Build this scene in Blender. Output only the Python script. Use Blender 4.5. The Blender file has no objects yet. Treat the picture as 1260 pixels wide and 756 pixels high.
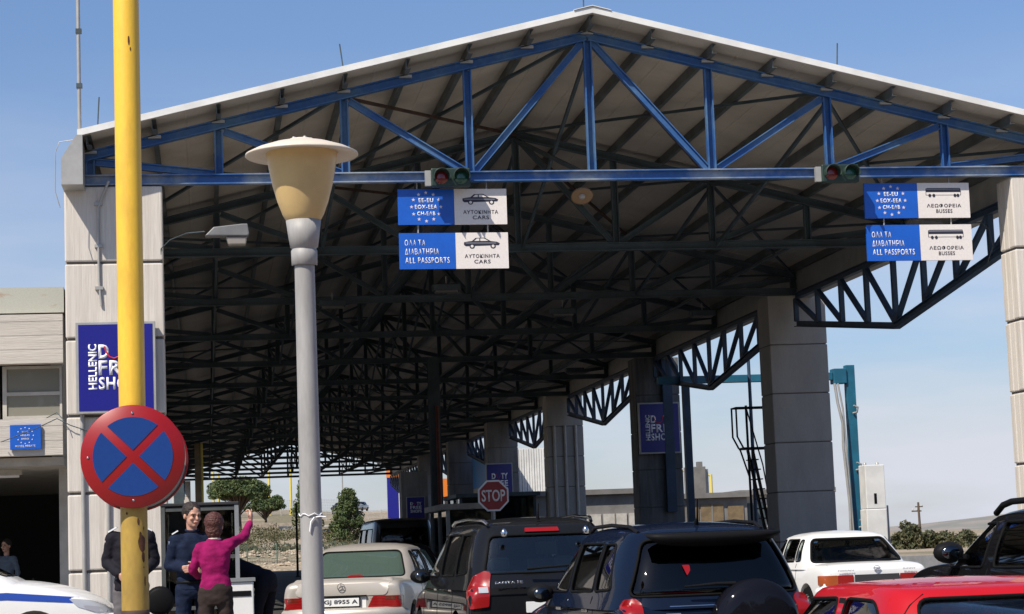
import bpy, bmesh, math, random
from math import sin, cos, pi, radians, sqrt, atan2
from mathutils import Vector, Matrix, noise, geometry
from mathutils.bvhtree import BVHTree
random.seed(7)
scene = bpy.context.scene
COL = scene.collection

# ------------------------------------------------------------------ camera
cam_d = bpy.data.cameras.new('camera'); cam = bpy.data.objects.new('camera', cam_d); COL.objects.link(cam)
cam_d.sensor_width = 36; cam_d.lens = 36 * 2550 / 1260
cam_d.clip_start = 0.2; cam_d.clip_end = 9000
R = Matrix(((0.98882673, 0.01959967, -0.14777534), (-0.14447275, -0.11827502, -0.9824147), (-0.03673313, 0.99278743, -0.11412189)))
cam.matrix_world = Matrix.Translation((0, 0, 1.35)) @ R.to_4x4()
scene.camera = cam

# ------------------------------------------------------------------ light
SUN_EL, SUN_AZ = radians(51), radians(46)          # azimuth measured from straight behind the camera towards its left
sdir = Vector((-sin(SUN_AZ) * cos(SUN_EL), -cos(SUN_AZ) * cos(SUN_EL), sin(SUN_EL)))
sl = bpy.data.lights.new('sun', 'SUN'); sl.energy = 5.0; sl.angle = radians(0.5); sl.color = (1.0, 0.93, 0.82)
so = bpy.data.objects.new('sun', sl); COL.objects.link(so)
so.rotation_euler = sdir.to_track_quat('Z', 'Y').to_euler(); so.location = (0, -20, 60)
w = bpy.data.worlds.new('World'); scene.world = w; w.use_nodes = True
nt = w.node_tree; nt.nodes.clear()
def wn(t, **k):
    n = nt.nodes.new(t)
    for a, b in k.items(): setattr(n, a, b)
    return n
out = wn('ShaderNodeOutputWorld'); bg = wn('ShaderNodeBackground'); sky = wn('ShaderNodeTexSky')
sky.sky_type = 'NISHITA'; sky.sun_disc = False; sky.sun_elevation = SUN_EL
sky.sun_rotation = atan2(sdir.x, sdir.y)
sky.air_density = 1.0; sky.dust_density = 0.6; sky.ozone_density = 2.0; sky.altitude = 50
bg.inputs['Strength'].default_value = 0.10
tc = wn('ShaderNodeTexCoord'); mp = wn('ShaderNodeMapping'); mp.inputs['Scale'].default_value = (1.0, 1.0, 4.5)
nz = wn('ShaderNodeTexNoise'); nz.inputs['Scale'].default_value = 3.4; nz.inputs['Detail'].default_value = 7; nz.inputs['Roughness'].default_value = 0.55
rmp = wn('ShaderNodeValToRGB'); rmp.color_ramp.elements[0].position = 0.36; rmp.color_ramp.elements[1].position = 0.66
sep = wn('ShaderNodeSeparateXYZ'); mr = wn('ShaderNodeMapRange'); mr.inputs['From Min'].default_value = 0.02; mr.inputs['From Max'].default_value = 0.24
mr.inputs['To Min'].default_value = 1.0; mr.inputs['To Max'].default_value = 0.0
mul = wn('ShaderNodeMath', operation='MULTIPLY'); mix = wn('ShaderNodeMix', data_type='RGBA')
mix.inputs['B'].default_value = (5.6, 5.8, 6.5, 1)
tint = wn('ShaderNodeMix', data_type='RGBA', blend_type='MULTIPLY'); tint.inputs['Factor'].default_value = 1.0
tint.inputs['B'].default_value = (0.98, 0.98, 1.05, 1)
tr = wn('ShaderNodeValToRGB'); tr.color_ramp.elements[0].color = (0.66, 0.70, 0.86, 1); tr.color_ramp.elements[1].position = 0.30; tr.color_ramp.elements[1].color = (0.84, 0.92, 1.07, 1)
L = nt.links.new
L(tc.outputs['Generated'], mp.inputs['Vector']); L(mp.outputs['Vector'], nz.inputs['Vector']); L(nz.outputs['Fac'], rmp.inputs['Fac'])
L(sep.outputs['Z'], tr.inputs['Fac']); L(tr.outputs['Color'], tint.inputs['B']); L(tc.outputs['Generated'], sep.inputs[0]); L(sep.outputs['Z'], mr.inputs['Value'])
L(rmp.outputs['Color'], mul.inputs[0]); L(mr.outputs['Result'], mul.inputs[1])
L(mul.outputs[0], mix.inputs['Factor']); L(sky.outputs[0], tint.inputs['A']); L(tint.outputs['Result'], mix.inputs['A'])
L(mix.outputs['Result'], bg.inputs['Color']); L(bg.outputs[0], out.inputs['Surface'])
scene.view_settings.view_transform = 'Standard'; scene.view_settings.look = 'None'
scene.view_settings.gamma = 1.0; scene.view_settings.exposure = 0.32
scene.render.engine = 'CYCLES'
scene.cycles.max_bounces = 6; scene.cycles.transparent_max_bounces = 12

# ------------------------------------------------------------------ materials
MATS = {}
def mat(name, col, rough=0.7, metal=0.0, var=0.0, scale=3.0, stretch=(1, 1, 1), col2=None, thr=(0.4, 0.6), bump=0.0, bscale=20.0,
        coat=0.0, spec=0.5, grain=0.0, trans=0, rand=0.0):
    if name in MATS: return MATS[name]
    m = bpy.data.materials.new(name); m.use_nodes = True; t = m.node_tree; n = t.nodes; l = t.links.new
    b = n['Principled BSDF']
    b.inputs['Roughness'].default_value = rough; b.inputs['Metallic'].default_value = metal
    b.inputs['Specular IOR Level'].default_value = spec; b.inputs['Coat Weight'].default_value = coat; b.inputs['Coat Roughness'].default_value = 0.03
    c = (*col, 1)
    b.inputs['Base Color'].default_value = c
    co = n.new('ShaderNodeTexCoord'); mp = n.new('ShaderNodeMapping'); mp.inputs['Scale'].default_value = stretch
    l(co.outputs['Object'], mp.inputs['Vector'])
    last = None
    if var or col2:
        t1 = n.new('ShaderNodeTexNoise'); t1.inputs['Scale'].default_value = scale; t1.inputs['Detail'].default_value = 6
        t1.inputs['Roughness'].default_value = 0.6
        l(mp.outputs['Vector'], t1.inputs['Vector'])
        r = n.new('ShaderNodeValToRGB'); r.color_ramp.elements[0].position = thr[0]; r.color_ramp.elements[1].position = thr[1]
        r.color_ramp.elements[0].color = c
        c2 = col2 if col2 else tuple(x * (1 - var) for x in col)
        r.color_ramp.elements[1].color = (*c2, 1)
        l(t1.outputs['Fac'], r.inputs['Fac']); last = r.outputs['Color']
    if grain:
        t2 = n.new('ShaderNodeTexNoise'); t2.inputs['Scale'].default_value = bscale * 1.7; t2.inputs['Detail'].default_value = 4
        l(mp.outputs['Vector'], t2.inputs['Vector'])
        mr2 = n.new('ShaderNodeMapRange'); mr2.inputs['From Min'].default_value = 0.3; mr2.inputs['From Max'].default_value = 0.7
        mr2.inputs['To Min'].default_value = 1 - grain; mr2.inputs['To Max'].default_value = 1 + grain * 0.5
        l(t2.outputs['Fac'], mr2.inputs['Value'])
        mx = n.new('ShaderNodeMix'); mx.data_type = 'RGBA'; mx.blend_type = 'MULTIPLY'; mx.inputs['Factor'].default_value = 1
        if last: l(last, mx.inputs['A'])
        else: mx.inputs['A'].default_value = c
        l(mr2.outputs['Result'], mx.inputs['B']); last = mx.outputs['Result']
    if rand:
        oi = n.new('ShaderNodeObjectInfo'); mr3 = n.new('ShaderNodeMapRange'); mr3.inputs['To Min'].default_value = 1 - rand; mr3.inputs['To Max'].default_value = 1 + rand * 0.4
        l(oi.outputs['Random'], mr3.inputs['Value'])
        mx = n.new('ShaderNodeMix'); mx.data_type = 'RGBA'; mx.blend_type = 'MULTIPLY'; mx.inputs['Factor'].default_value = 1
        if last: l(last, mx.inputs['A'])
        else: mx.inputs['A'].default_value = c
        l(mr3.outputs['Result'], mx.inputs['B']); last = mx.outputs['Result']
    if last: l(last, b.inputs['Base Color'])
    if bump:
        t3 = n.new('ShaderNodeTexNoise'); t3.inputs['Scale'].default_value = bscale; t3.inputs['Detail'].default_value = 5
        l(mp.outputs['Vector'], t3.inputs['Vector'])
        bp = n.new('ShaderNodeBump'); bp.inputs['Strength'].default_value = bump; bp.inputs['Distance'].default_value = 0.02
        l(t3.outputs['Fac'], bp.inputs['Height']); l(bp.outputs['Normal'], b.inputs['Normal'])
    MATS[name] = m; return m
def glass(name, tint=(0.5, 0.55, 0.55), refl=1.0, diff=None, dmix=0.0):
    if name in MATS: return MATS[name]
    m = bpy.data.materials.new(name); m.use_nodes = True; t = m.node_tree; n = t.nodes; l = t.links.new; n.clear()
    o = n.new('ShaderNodeOutputMaterial'); tr = n.new('ShaderNodeBsdfTransparent'); tr.inputs[0].default_value = (*tint, 1)
    gl = n.new('ShaderNodeBsdfGlossy'); gl.inputs['Roughness'].default_value = 0.02; gl.inputs['Color'].default_value = (refl, refl, refl, 1)
    fr = n.new('ShaderNodeFresnel'); fr.inputs[0].default_value = 1.5
    mx = n.new('ShaderNodeMixShader'); l(fr.outputs[0], mx.inputs[0]); l(gl.outputs[0], mx.inputs[2])
    if diff:
        df = n.new('ShaderNodeBsdfDiffuse'); df.inputs[0].default_value = (*diff, 1)
        m2 = n.new('ShaderNodeMixShader'); m2.inputs[0].default_value = dmix; l(tr.outputs[0], m2.inputs[1]); l(df.outputs[0], m2.inputs[2])
        l(m2.outputs[0], mx.inputs[1])
    else: l(tr.outputs[0], mx.inputs[1])
    l(mx.outputs[0], o.inputs[0]); MATS[name] = m; return m

CONC = mat('pale_concrete', (0.60, 0.55, 0.49), 0.85, col2=(0.47, 0.42, 0.365), scale=2.2, stretch=(4.2, 4.2, 0.16), thr=(0.46, 0.72), bump=0.25, bscale=14, grain=0.10)
CONC2 = mat('boarded_concrete', (0.55, 0.505, 0.45), 0.9, var=0.16, scale=2.0, stretch=(0.25, 0.25, 4.5), thr=(0.4, 0.7), bump=0.3, bscale=14, grain=0.12)
CORE = mat('joint_mortar', (0.13, 0.12, 0.11), 0.95)
BLUE = mat('blue_truss_paint', (0.024, 0.095, 0.27), 0.5, scale=1.1, stretch=(1, 1, 1), col2=(0.08, 0.16, 0.27), thr=(0.45, 0.62), bump=0.1, bscale=8, grain=0.15)
BLUEW = mat('weathered_blue_paint', (0.028, 0.10, 0.28), 0.55, scale=0.9, stretch=(1, 1, 1), col2=(0.27, 0.31, 0.36), thr=(0.42, 0.60), bump=0.1, bscale=8, grain=0.15)
DSTEEL = mat('dark_green_steel', (0.065, 0.092, 0.107), 0.6, var=0.4, scale=1.3, grain=0.15)
DBLUE = mat('dark_blue_steel', (0.03, 0.065, 0.12), 0.55, var=0.35, scale=1.3, grain=0.15)
RUSTY = mat('rusty_rod', (0.09, 0.05, 0.035), 0.8, var=0.4)
PURL = mat('galvanised_purlin', (0.10, 0.115, 0.115), 0.5, var=0.4, scale=1.5)
CEIL = mat('tan_roof_sheet', (0.52, 0.465, 0.40), 0.8, var=0.16, scale=0.7, grain=0.06, rand=0.12)
WHITEF = mat('white_flashing', (0.74, 0.73, 0.70), 0.5, var=0.15, scale=1.5)
GUTT = mat('grey_sheet_metal', (0.40, 0.39, 0.37), 0.5, 0.3, var=0.15)
YEL = mat('yellow_pole_paint', (0.80, 0.49, 0.045), 0.42, scale=3.0, stretch=(1.6, 1.6, .5), col2=(0.60, 0.33, 0.04), thr=(0.5, 0.74), grain=0.05, bump=0.04)
YELR = mat('rust_patch', (0.10, 0.035, 0.018), 0.9, var=0.5, scale=15)
REDS = mat('red_sign_film', (0.27, 0.004, 0.006), 0.35, grain=0.05)
BLUS = mat('blue_sign_film', (0.006, 0.042, 0.20), 0.35, grain=0.05)
ROYAL = mat('royal_blue_panel', (0.008, 0.10, 0.50), 0.4, grain=0.06, var=0.12, scale=1.5)
NAVY = mat('navy_panel', (0.012, 0.012, 0.20), 0.3, grain=0.05)
WSIGN = mat('white_sign_panel', (0.72, 0.66, 0.62), 0.5, grain=0.05)
WHT = mat('white_print', (0.80, 0.80, 0.82), 0.5)
GOLD = mat('pale_star_print', (0.62, 0.55, 0.62), 0.5)
BLKP = mat('black_print', (0.02, 0.02, 0.035), 0.5)
GREYP = mat('grey_print', (0.30, 0.30, 0.34), 0.5)
REDP = mat('red_print', (0.6, 0.02, 0.03), 0.5)
LAMPP = mat('lamp_post_grey', (0.33, 0.32, 0.31), 0.55, scale=2.5, stretch=(2, 2, .4), col2=(0.24, 0.23, 0.22), thr=(0.45, 0.7), grain=0.06)
LAMPD = mat('lamp_disc_white', (0.62, 0.54, 0.44), 0.5, grain=0.05)
LAMPC = mat('yellowed_lamp_bowl', (0.58, 0.41, 0.18), 0.35, scale=3, col2=(0.48, 0.33, 0.15), thr=(0.4, 0.7))
BLACK = mat('black_plastic', (0.009, 0.009, 0.010), 0.5, spec=.06)
RUBBER = mat('black_rubber', (0.008, 0.008, 0.008), 0.7, spec=.05)
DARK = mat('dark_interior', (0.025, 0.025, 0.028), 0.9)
SEAT = mat('grey_seat_cloth', (0.07, 0.075, 0.07), 0.9)
CHROME = mat('chrome', (0.6, 0.6, 0.6), 0.15, 1.0)
ALU = mat('grey_aluminium', (0.30, 0.31, 0.31), 0.45, 0.4, var=0.2)
TEAL = mat('teal_gantry_paint', (0.013, 0.125, 0.20), 0.45, var=0.25, scale=2)
ASPH = mat('asphalt', (0.03, 0.029, 0.028), 0.9, scale=0.35, col2=(0.05, 0.048, 0.046), thr=(0.35, 0.7), bump=0.5, bscale=60, grain=0.25)
APRON = mat('worn_concrete_apron', (0.27, 0.25, 0.225), 0.9, scale=0.35, col2=(0.18, 0.17, 0.155), thr=(0.35, 0.7), bump=0.4, bscale=40, grain=0.2)
PAVE = mat('pavement_concrete', (0.27, 0.25, 0.23), 0.9, var=0.25, scale=0.8, bump=0.3, grain=0.15)
PAINTW = mat('road_marking_white', (0.6, 0.6, 0.57), 0.8, var=0.4, scale=6)
DIRT = mat('dry_earth', (0.36, 0.285, 0.21), 0.95, scale=0.06, stretch=(1, 1, 1), col2=(0.17, 0.145, 0.085), thr=(0.42, 0.58), bump=0.5, bscale=2, grain=0.35)
HILLM = mat('far_hill_scrub', (0.17, 0.17, 0.15), 1.0, scale=0.01, col2=(0.25, 0.215, 0.19), thr=(0.4, 0.6))
RED = mat('red_car_paint', (0.40, 0.007, 0.012), 0.45, spec=.1, coat=0.6, grain=0.02, bscale=3)
WHITEC = mat('white_car_paint', (0.74, 0.73, 0.71), 0.35, coat=0.6, grain=0.02, bscale=3)
BEIGE = mat('pale_silver_paint', (0.42, 0.38, 0.33), 0.38, 0.3, coat=0.5, grain=0.04, bscale=4)
BLKC = mat('black_car_paint', (0.006, 0.006, 0.007), 0.55, spec=.0, coat=.45, grain=0.05)
GRYC = mat('charcoal_car_paint', (0.010, 0.0105, 0.012), 0.55, 0.0, spec=.0, coat=.5, grain=0.05)
NVYC = mat('midnight_blue_paint', (0.005, 0.009, 0.022), 0.55, 0.0, spec=.0, coat=.5)
DKC = mat('dark_van_paint', (0.02, 0.022, 0.022), 0.3, coat=0.8)
TAILR = mat('red_lens', (0.24, 0.005, 0.005), 0.3, spec=.3, coat=.5)
TAILO = mat('amber_lens', (0.30, 0.06, 0.01), 0.3, coat=.4)
CLEARL = mat('clear_lens', (0.45, 0.46, 0.48), 0.1, 0.2, coat=1.0)
BLUEST = mat('police_blue_stripe', (0.012, 0.05, 0.30), 0.35, coat=0.5)
PLATE = mat('plate_white', (0.7, 0.7, 0.68), 0.5)
G_DARK = glass('privacy_glass', (0.10, 0.115, 0.13), 0.9)
G_GREEN = glass('green_tinted_glass', (0.34, 0.44, 0.38), 1.0, (0.10, 0.15, 0.12), 0.5)
G_CLR = glass('tinted_car_glass', (0.88, 0.94, 0.92), 1.0)
G_BLD = glass('dusty_window_glass', (0.3, 0.3, 0.28), 0.8, (0.30, 0.29, 0.24), 0.75)
G_KSK = glass('kiosk_glass', (0.30, 0.34, 0.33), 0.9)
SKIN = mat('skin', (0.50, 0.27, 0.19), 0.55, grain=0.06)
HAIRD = mat('dark_brown_hair', (0.022, 0.012, 0.008), 0.6, bump=0.8, bscale=60, grain=0.4)
HAIRR = mat('reddish_brown_hair', (0.075, 0.018, 0.012), 0.55, bump=0.8, bscale=60, grain=0.4)
NAVYU = mat('navy_uniform', (0.011, 0.018, 0.042), 0.85, var=0.35, scale=9, bump=0.5, bscale=14, spec=.12)
PINK = mat('magenta_jumper', (0.27, 0.009, 0.09), 0.85, var=0.3, scale=8, bump=0.5, bscale=12, spec=.12)
TROUS = mat('dark_brown_trousers', (0.035, 0.025, 0.022), 0.9, bump=0.4, bscale=12, spec=.12)
BLKJ = mat('black_jacket', (0.014, 0.013, 0.018), 0.8, bump=0.4, bscale=12, spec=.12)
GREYT = mat('grey_trousers', (0.12, 0.11, 0.115), 0.85, bump=0.4, bscale=12, spec=.12)
SHOE = mat('black_shoe', (0.015, 0.014, 0.013), 0.4)
LEAFP = mat('pine_needles', (0.045, 0.075, 0.025), 0.8, scale=1.2, col2=(0.085, 0.11, 0.03), thr=(0.4, 0.6))
LEAFO = mat('olive_bush_leaves', (0.045, 0.055, 0.02), 0.8, scale=0.9, col2=(0.095, 0.085, 0.035), thr=(0.4, 0.6))
BARK = mat('bark', (0.10, 0.07, 0.05), 0.95, bump=0.5)
LENR = mat('traffic_red_lens', (0.16, 0.012, 0.01), 0.2, coat=0.5)
LENG = mat('traffic_green_lens', (0.01, 0.07, 0.045), 0.2, coat=0.5)
TLG = mat('traffic_box_green', (0.012, 0.03, 0.022), 0.5)
ORANGE = mat('orange_panel', (0.75, 0.20, 0.02), 0.5)
SKYBL = mat('sky_blue_panel', (0.03, 0.25, 0.68), 0.5)
CREAM = mat('cream_wall', (0.50, 0.47, 0.42), 0.9, var=0.2)
GREYB = mat('grey_wall', (0.20, 0.19, 0.18), 0.9, var=0.3, scale=0.6)
BROWN = mat('brown_garage_door', (0.20, 0.14, 0.075), 0.8, var=0.3)
YPOST = mat('yellow_post_paint', (0.62, 0.50, 0.10), 0.6)
MESHG = mat('green_fence_wire', (0.07, 0.13, 0.10), 0.6)
RUSTM = mat('rust_stained_metal', (0.42, 0.42, 0.36), 0.6, scale=1.2, stretch=(1, 1, 2.5), col2=(0.32, 0.14, 0.05), thr=(0.52, 0.66), grain=0.1)

# ------------------------------------------------------------------ builders
class MB:
    def __init__(s): s.v = []; s.f = []; s.mi = []; s.sm = []
    def add(s, vs, fs, mi=0, smooth=False):
        k = len(s.v); s.v += [tuple(p) for p in vs]
        for f in fs: s.f.append([i + k for i in f]); s.mi.append(mi); s.sm.append(smooth)
        return s
    def box(s, x0, x1, y0, y1, z0, z1, mi=0):
        return s.add([(x0, y0, z0), (x1, y0, z0), (x1, y1, z0), (x0, y1, z0), (x0, y0, z1), (x1, y0, z1), (x1, y1, z1), (x0, y1, z1)],
              [(0, 3, 2, 1), (4, 5, 6, 7), (0, 1, 5, 4), (1, 2, 6, 5), (2, 3, 7, 6), (3, 0, 4, 7)], mi)
    def beam(s, p, q, w_, h_, mi=0, up=(0, 0, 1), ends=True):
        p = Vector(p); q = Vector(q); d = (q - p).normalized(); u = Vector(up)
        if abs(d.dot(u)) > 0.99: u = Vector((0, 1, 0))
        a = d.cross(u).normalized(); b = a.cross(d).normalized()
        vs = [c + a * i * w_ / 2 + b * j * h_ / 2 for c in (p, q) for i, j in ((-1, -1), (1, -1), (1, 1), (-1, 1))]
        fs = [(0, 1, 5, 4), (1, 2, 6, 5), (2, 3, 7, 6), (3, 0, 4, 7)]
        if ends: fs += [(0, 3, 2, 1), (4, 5, 6, 7)]
        return s.add(vs, fs, mi)
    def chan(s, p, q, w_, h_, t=0.018, up=(0, 0, 1), mi=0):     # I-section: two flanges and a web
        p = Vector(p); q = Vector(q); d = (q - p).normalized(); u = Vector(up)
        if abs(d.dot(u)) > 0.99: u = Vector((0, 1, 0))
        a = d.cross(u).normalized(); b = a.cross(d).normalized()
        o = b * (h_ / 2 - t / 2)
        s.beam(p + o, q + o, w_, t, mi, up); s.beam(p - o, q - o, w_, t, mi, up)
        return s.beam(p, q, t, h_ - 2 * t, mi, up)
    def tube(s, pts, r, n=8, mi=0, cap=True):
        pts = [Vector(p) for p in pts]; rs = r if isinstance(r, (list, tuple)) else [r] * len(pts)
        rings = []; ref = None
        for i, p in enumerate(pts):
            d = ((pts[min(i + 1, len(pts) - 1)] - pts[max(i - 1, 0)])).normalized()
            if ref is None: ref = d.orthogonal().normalized()
            a = (ref - d * ref.dot(d)).normalized(); ref = a; b = d.cross(a)
            rings.append([p + (a * cos(2 * pi * k / n) + b * sin(2 * pi * k / n)) * rs[i] for k in range(n)])
        vs = [v for r_ in rings for v in r_]; fs = []
        for i in range(len(pts) - 1):
            for k in range(n): fs.append((i * n + k, i * n + (k + 1) % n, (i + 1) * n + (k + 1) % n, (i + 1) * n + k))
        s.add(vs, fs, mi, True)
        if cap: s.add(rings[0], [tuple(range(n - 1, -1, -1))], mi); s.add(rings[-1], [tuple(range(n))], mi)
        return s
    def lathe(s, prof, c=(0, 0, 0), n=32, mi=0, axis='Z'):
        vs = []
        for r, z in prof:
            for k in range(n):
                a = 2 * pi * k / n; x, y = r * cos(a), r * sin(a)
                v = (x, y, z) if axis == 'Z' else ((x, z, y) if axis == 'Y' else (z, x, y))
                vs.append((v[0] + c[0], v[1] + c[1], v[2] + c[2]))
        fs = [(i * n + k, i * n + (k + 1) % n, (i + 1) * n + (k + 1) % n, (i + 1) * n + k) for i in range(len(prof) - 1) for k in range(n)]
        return s.add(vs, fs, mi, True)
    def prism(s, poly, a0, a1, axis='Y', mi=0):                # poly of 2D points; axis Y: (x,z), X: (y,z), Z: (x,y)
        n = len(poly)
        def P(p, a): return (p[0], a, p[1]) if axis == 'Y' else ((a, p[0], p[1]) if axis == 'X' else (p[0], p[1], a))
        vs = [P(p, a0) for p in poly] + [P(p, a1) for p in poly]
        fs = [tuple(range(n - 1, -1, -1)), tuple(range(n, 2 * n))] + [(i, (i + 1) % n, n + (i + 1) % n, n + i) for i in range(n)]
        return s.add(vs, fs, mi)
    def mesh(s, name, mats):
        me = bpy.data.meshes.new(name); me.from_pydata(s.v, [], s.f)
        for m_ in (mats if isinstance(mats, (list, tuple)) else [mats]): me.materials.append(m_)
        me.polygons.foreach_set('material_index', s.mi); me.polygons.foreach_set('use_smooth', s.sm)
        bm = bmesh.new(); bm.from_mesh(me); bmesh.ops.recalc_face_normals(bm, faces=bm.faces); bm.to_mesh(me); bm.free()
        me.update(); return me
    def build(s, name, mats, parent=None, loc=None, rot=None, bevel=0):
        o = bpy.data.objects.new(name, s.mesh(name, mats)); COL.objects.link(o); o.parent = parent
        if loc: o.location = loc
        if rot: o.rotation_euler = rot
        if bevel:
            b = o.modifiers.new('bevel', 'BEVEL'); b.width = bevel; b.segments = 2; b.limit_method = 'ANGLE'
        return o
def box(name, m, parent, x0, x1, y0, y1, z0, z1, bevel=0): return MB().box(x0, x1, y0, y1, z0, z1).build(name, m, parent, bevel=bevel)
def link(name, me, parent=None, loc=(0, 0, 0), rot=(0, 0, 0)):
    o = bpy.data.objects.new(name, me); COL.objects.link(o); o.parent = parent; o.location = loc; o.rotation_euler = rot; return o
def thing(name, label, cat, loc=(0, 0, 0), rz=0, group=None):
    o = bpy.data.objects.new(name, None); COL.objects.link(o); o.location = loc; o.rotation_euler = (0, 0, rz)
    o.empty_display_size = 0.3; o['label'] = label; o['category'] = cat
    if group: o['group'] = group
    return o
def tag(o, label, cat, group=None, kind=None):
    o['label'] = label; o['category'] = cat
    if group: o['group'] = group
    if kind: o['kind'] = kind
    return o
def struct(o): o['kind'] = 'structure'; return o
KIDS = {}
def copy_tree(o, parent=None):
    c = o.copy(); COL.objects.link(c); c.parent = parent
    for ch in list(o.children): copy_tree(ch, c)
    return c
def rnd_poly(pts, r=0.04, n=4):                                # round the corners of a 2D polygon
    res = []; N = len(pts)
    for i in range(N):
        p = Vector(pts[i]); a = Vector(pts[i - 1]); b = Vector(pts[(i + 1) % N])
        rr = min(r, (a - p).length * 0.45, (b - p).length * 0.45)
        s_ = p + (a - p).normalized() * rr; e = p + (b - p).normalized() * rr
        for k in range(n + 1):
            t = k / n; q = s_ * (1 - t) ** 2 + p * 2 * t * (1 - t) + e * t * t; res.append((q.x, q.y))
    return res
def text(body, x0, x1, z0, z1, m, parent, y, bold=0.012, rz=0, name='lettering', lean=0, rot90=False, sp=1.0):
    """flat raised letters facing -Y, fitted into the box x0..x1, z0..z1 of the parent's frame"""
    cu = bpy.data.curves.new('font', 'FONT'); cu.body = body; cu.size = 1; cu.offset = bold; cu.align_x = 'LEFT'
    cu.space_character = sp; cu.extrude = 0.0; cu.resolution_u = 3; cu.space_line = 0.9
    o = bpy.data.objects.new('font', cu); COL.objects.link(o)
    dg = bpy.context.evaluated_depsgraph_get(); me = bpy.data.meshes.new_from_object(o.evaluated_get(dg))
    bpy.data.objects.remove(o)
    if rot90:
        for v in me.vertices: v.co = Vector((-v.co.y, v.co.x, 0))
    xs = [v.co.x for v in me.vertices]; ys = [v.co.y for v in me.vertices]
    ax, bx, ay, by = min(xs), max(xs), min(ys), max(ys)
    for v in me.vertices:
        u = (v.co.x - ax) / (bx - ax); t = (v.co.y - ay) / (by - ay)
        v.co = Vector((x0 + u * (x1 - x0), 0, z0 + t * (z1 - z0)))
    bm = bmesh.new(); bm.from_mesh(me)
    r = bmesh.ops.extrude_face_region(bm, geom=list(bm.faces)); 
    for g_ in r['geom']:
        if isinstance(g_, bmesh.types.BMVert): g_.co.y -= 0.003
    bmesh.ops.recalc_face_normals(bm, faces=bm.faces); bm.to_mesh(me); bm.free()
    me.materials.clear(); me.materials.append(m)
    return link(name, me, parent, (0, y, 0))
def star_poly(cx, cz, r):
    return [(cx + (r if k % 2 == 0 else r * 0.42) * sin(pi * k / 5), cz + (r if k % 2 == 0 else r * 0.42) * cos(pi * k / 5)) for k in range(10)]

def ground_z(y): return 0.0 if y >= 30 else -0.0185 * (30 - max(y, -10))

# ------------------------------------------------------------------ ground, roads
def terrain_z(x, y):
    z = ground_z(y)
    if y < -28:                                                # unseen wooded rise, added to darken car reflections
        t = min(1, (-28 - y) / 34); z += 11 * t * t * (3 - 2 * t) + .6 * noise.noise(Vector((x * .05, y * .08, 7)))
    if y > 172:
        t = min(1, (y - 172) / 8); z += 1.6 * t * t * (3 - 2 * t)
        if x < 60:
            k = max(0, min(1, (62 - x) / 20))
            a = max(0, min(1, (y - 188) / 34)); z += k * 2.3 * a
            a = max(0, min(1, (y - 240) / 55)); z += k * 2.9 * a * a * (3 - 2 * a)
            a = max(0, min(1, (y - 420) / 500)); z += k * 14 * a
        else: z -= 1.6 * t * t * (3 - 2 * t)
        z += 0.5 * noise.noise(Vector((x * 0.07, y * 0.07, 3))) * min(1, (y - 172) / 20)
    return z
def spaced(a, b, lo, hi, step):
    v = []; x = lo
    while x <= hi: v.append(x); x += step
    p = lo; d = step
    while p > a: d *= 1.35; p -= d; v.insert(0, max(p, a))
    p = hi; d = step
    while p < b: d *= 1.2; p += d; v.append(min(p, b))
    return v
xs = spaced(-5000, 6000, -20, 80, 2.5); ys = spaced(-400, 6500, -70, 330, 4)
ys = sorted(set(ys + [30.0]))
g = MB(); nx = len(xs)
g.add([(x, y, terrain_z(x, y) - 0.012) for y in ys for x in xs],
      [(j * nx + i, j * nx + i + 1, (j + 1) * nx + i + 1, (j + 1) * nx + i) for j in range(len(ys) - 1) for i in range(nx - 1)], 0, True)
struct(g.build('ground', DIRT))
g = MB(); yl = [-26, -10] + [k * 4 for k in range(-2, 9)] + [30, 165]; yl = sorted(set(yl))
g.add([(x, y, ground_z(y) + 0.0) for y in yl for x in (-14, 27)], [(2 * i, 2 * i + 1, 2 * i + 3, 2 * i + 2) for i in range(len(yl) - 1)])
struct(g.build('road', APRON))
g = MB(); g.add([(-14, 43.5, .004), (27, 43.5, .004), (27, 165, .004), (-14, 165, .004)], [(0, 1, 2, 3)]); struct(g.build('road', ASPH))
g = MB()                                                       # lane lines, sheets 4 mm above the road
for lx in (2.55, 5.72, 8.3, 11.6):
    for y0 in range(0, 30, 6):
        g.add([(lx - .06, y0, ground_z(y0) + .005), (lx + .06, y0, ground_z(y0) + .005), (lx + .06, y0 + 3, ground_z(y0 + 3) + .005), (lx - .06, y0 + 3, ground_z(y0 + 3) + .005)], [(0, 1, 2, 3)])
g.add([(1, 42.6, .005), (6, 42.6, .005), (6, 43.0, .005), (1, 43.0, .005)], [(0, 1, 2, 3)])
struct(g.build('road_marking', PAINTW))
def pave_z(y): return ground_z(y) + 0.13 if y < 12 else (-0.203 + (y - 12) * 0.0379 if y < 20 else 0.10)
g = MB(); yl = [4, 12, 20, 30, 62]
g.add([p for y in yl for p in ((-14, y, pave_z(y)), (0.98, y, pave_z(y)), (1.0, y, pave_z(y) - .02), (1.0, y, ground_z(y) - .2))],
      [(4 * i + k, 4 * i + k + 1, 4 * i + 5 + k, 4 * i + 4 + k) for i in range(4) for k in range(3)])
g.add([(-14, 4, pave_z(4)), (1, 4, pave_z(4)), (1, 4, -0.8), (-14, 4, -0.8)], [(0, 1, 2, 3)])
struct(g.build('pavement', PAVE))
for a in ((5.9, 7.6, 43.6, 75), (7.7, 12.9, 79, 96), (13.0, 15.0, 31.5, 165)):
    struct(MB().box(a[0], a[1], a[2], a[3], -0.1, 0.14).build('traffic_island', PAVE, bevel=0.03))

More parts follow.
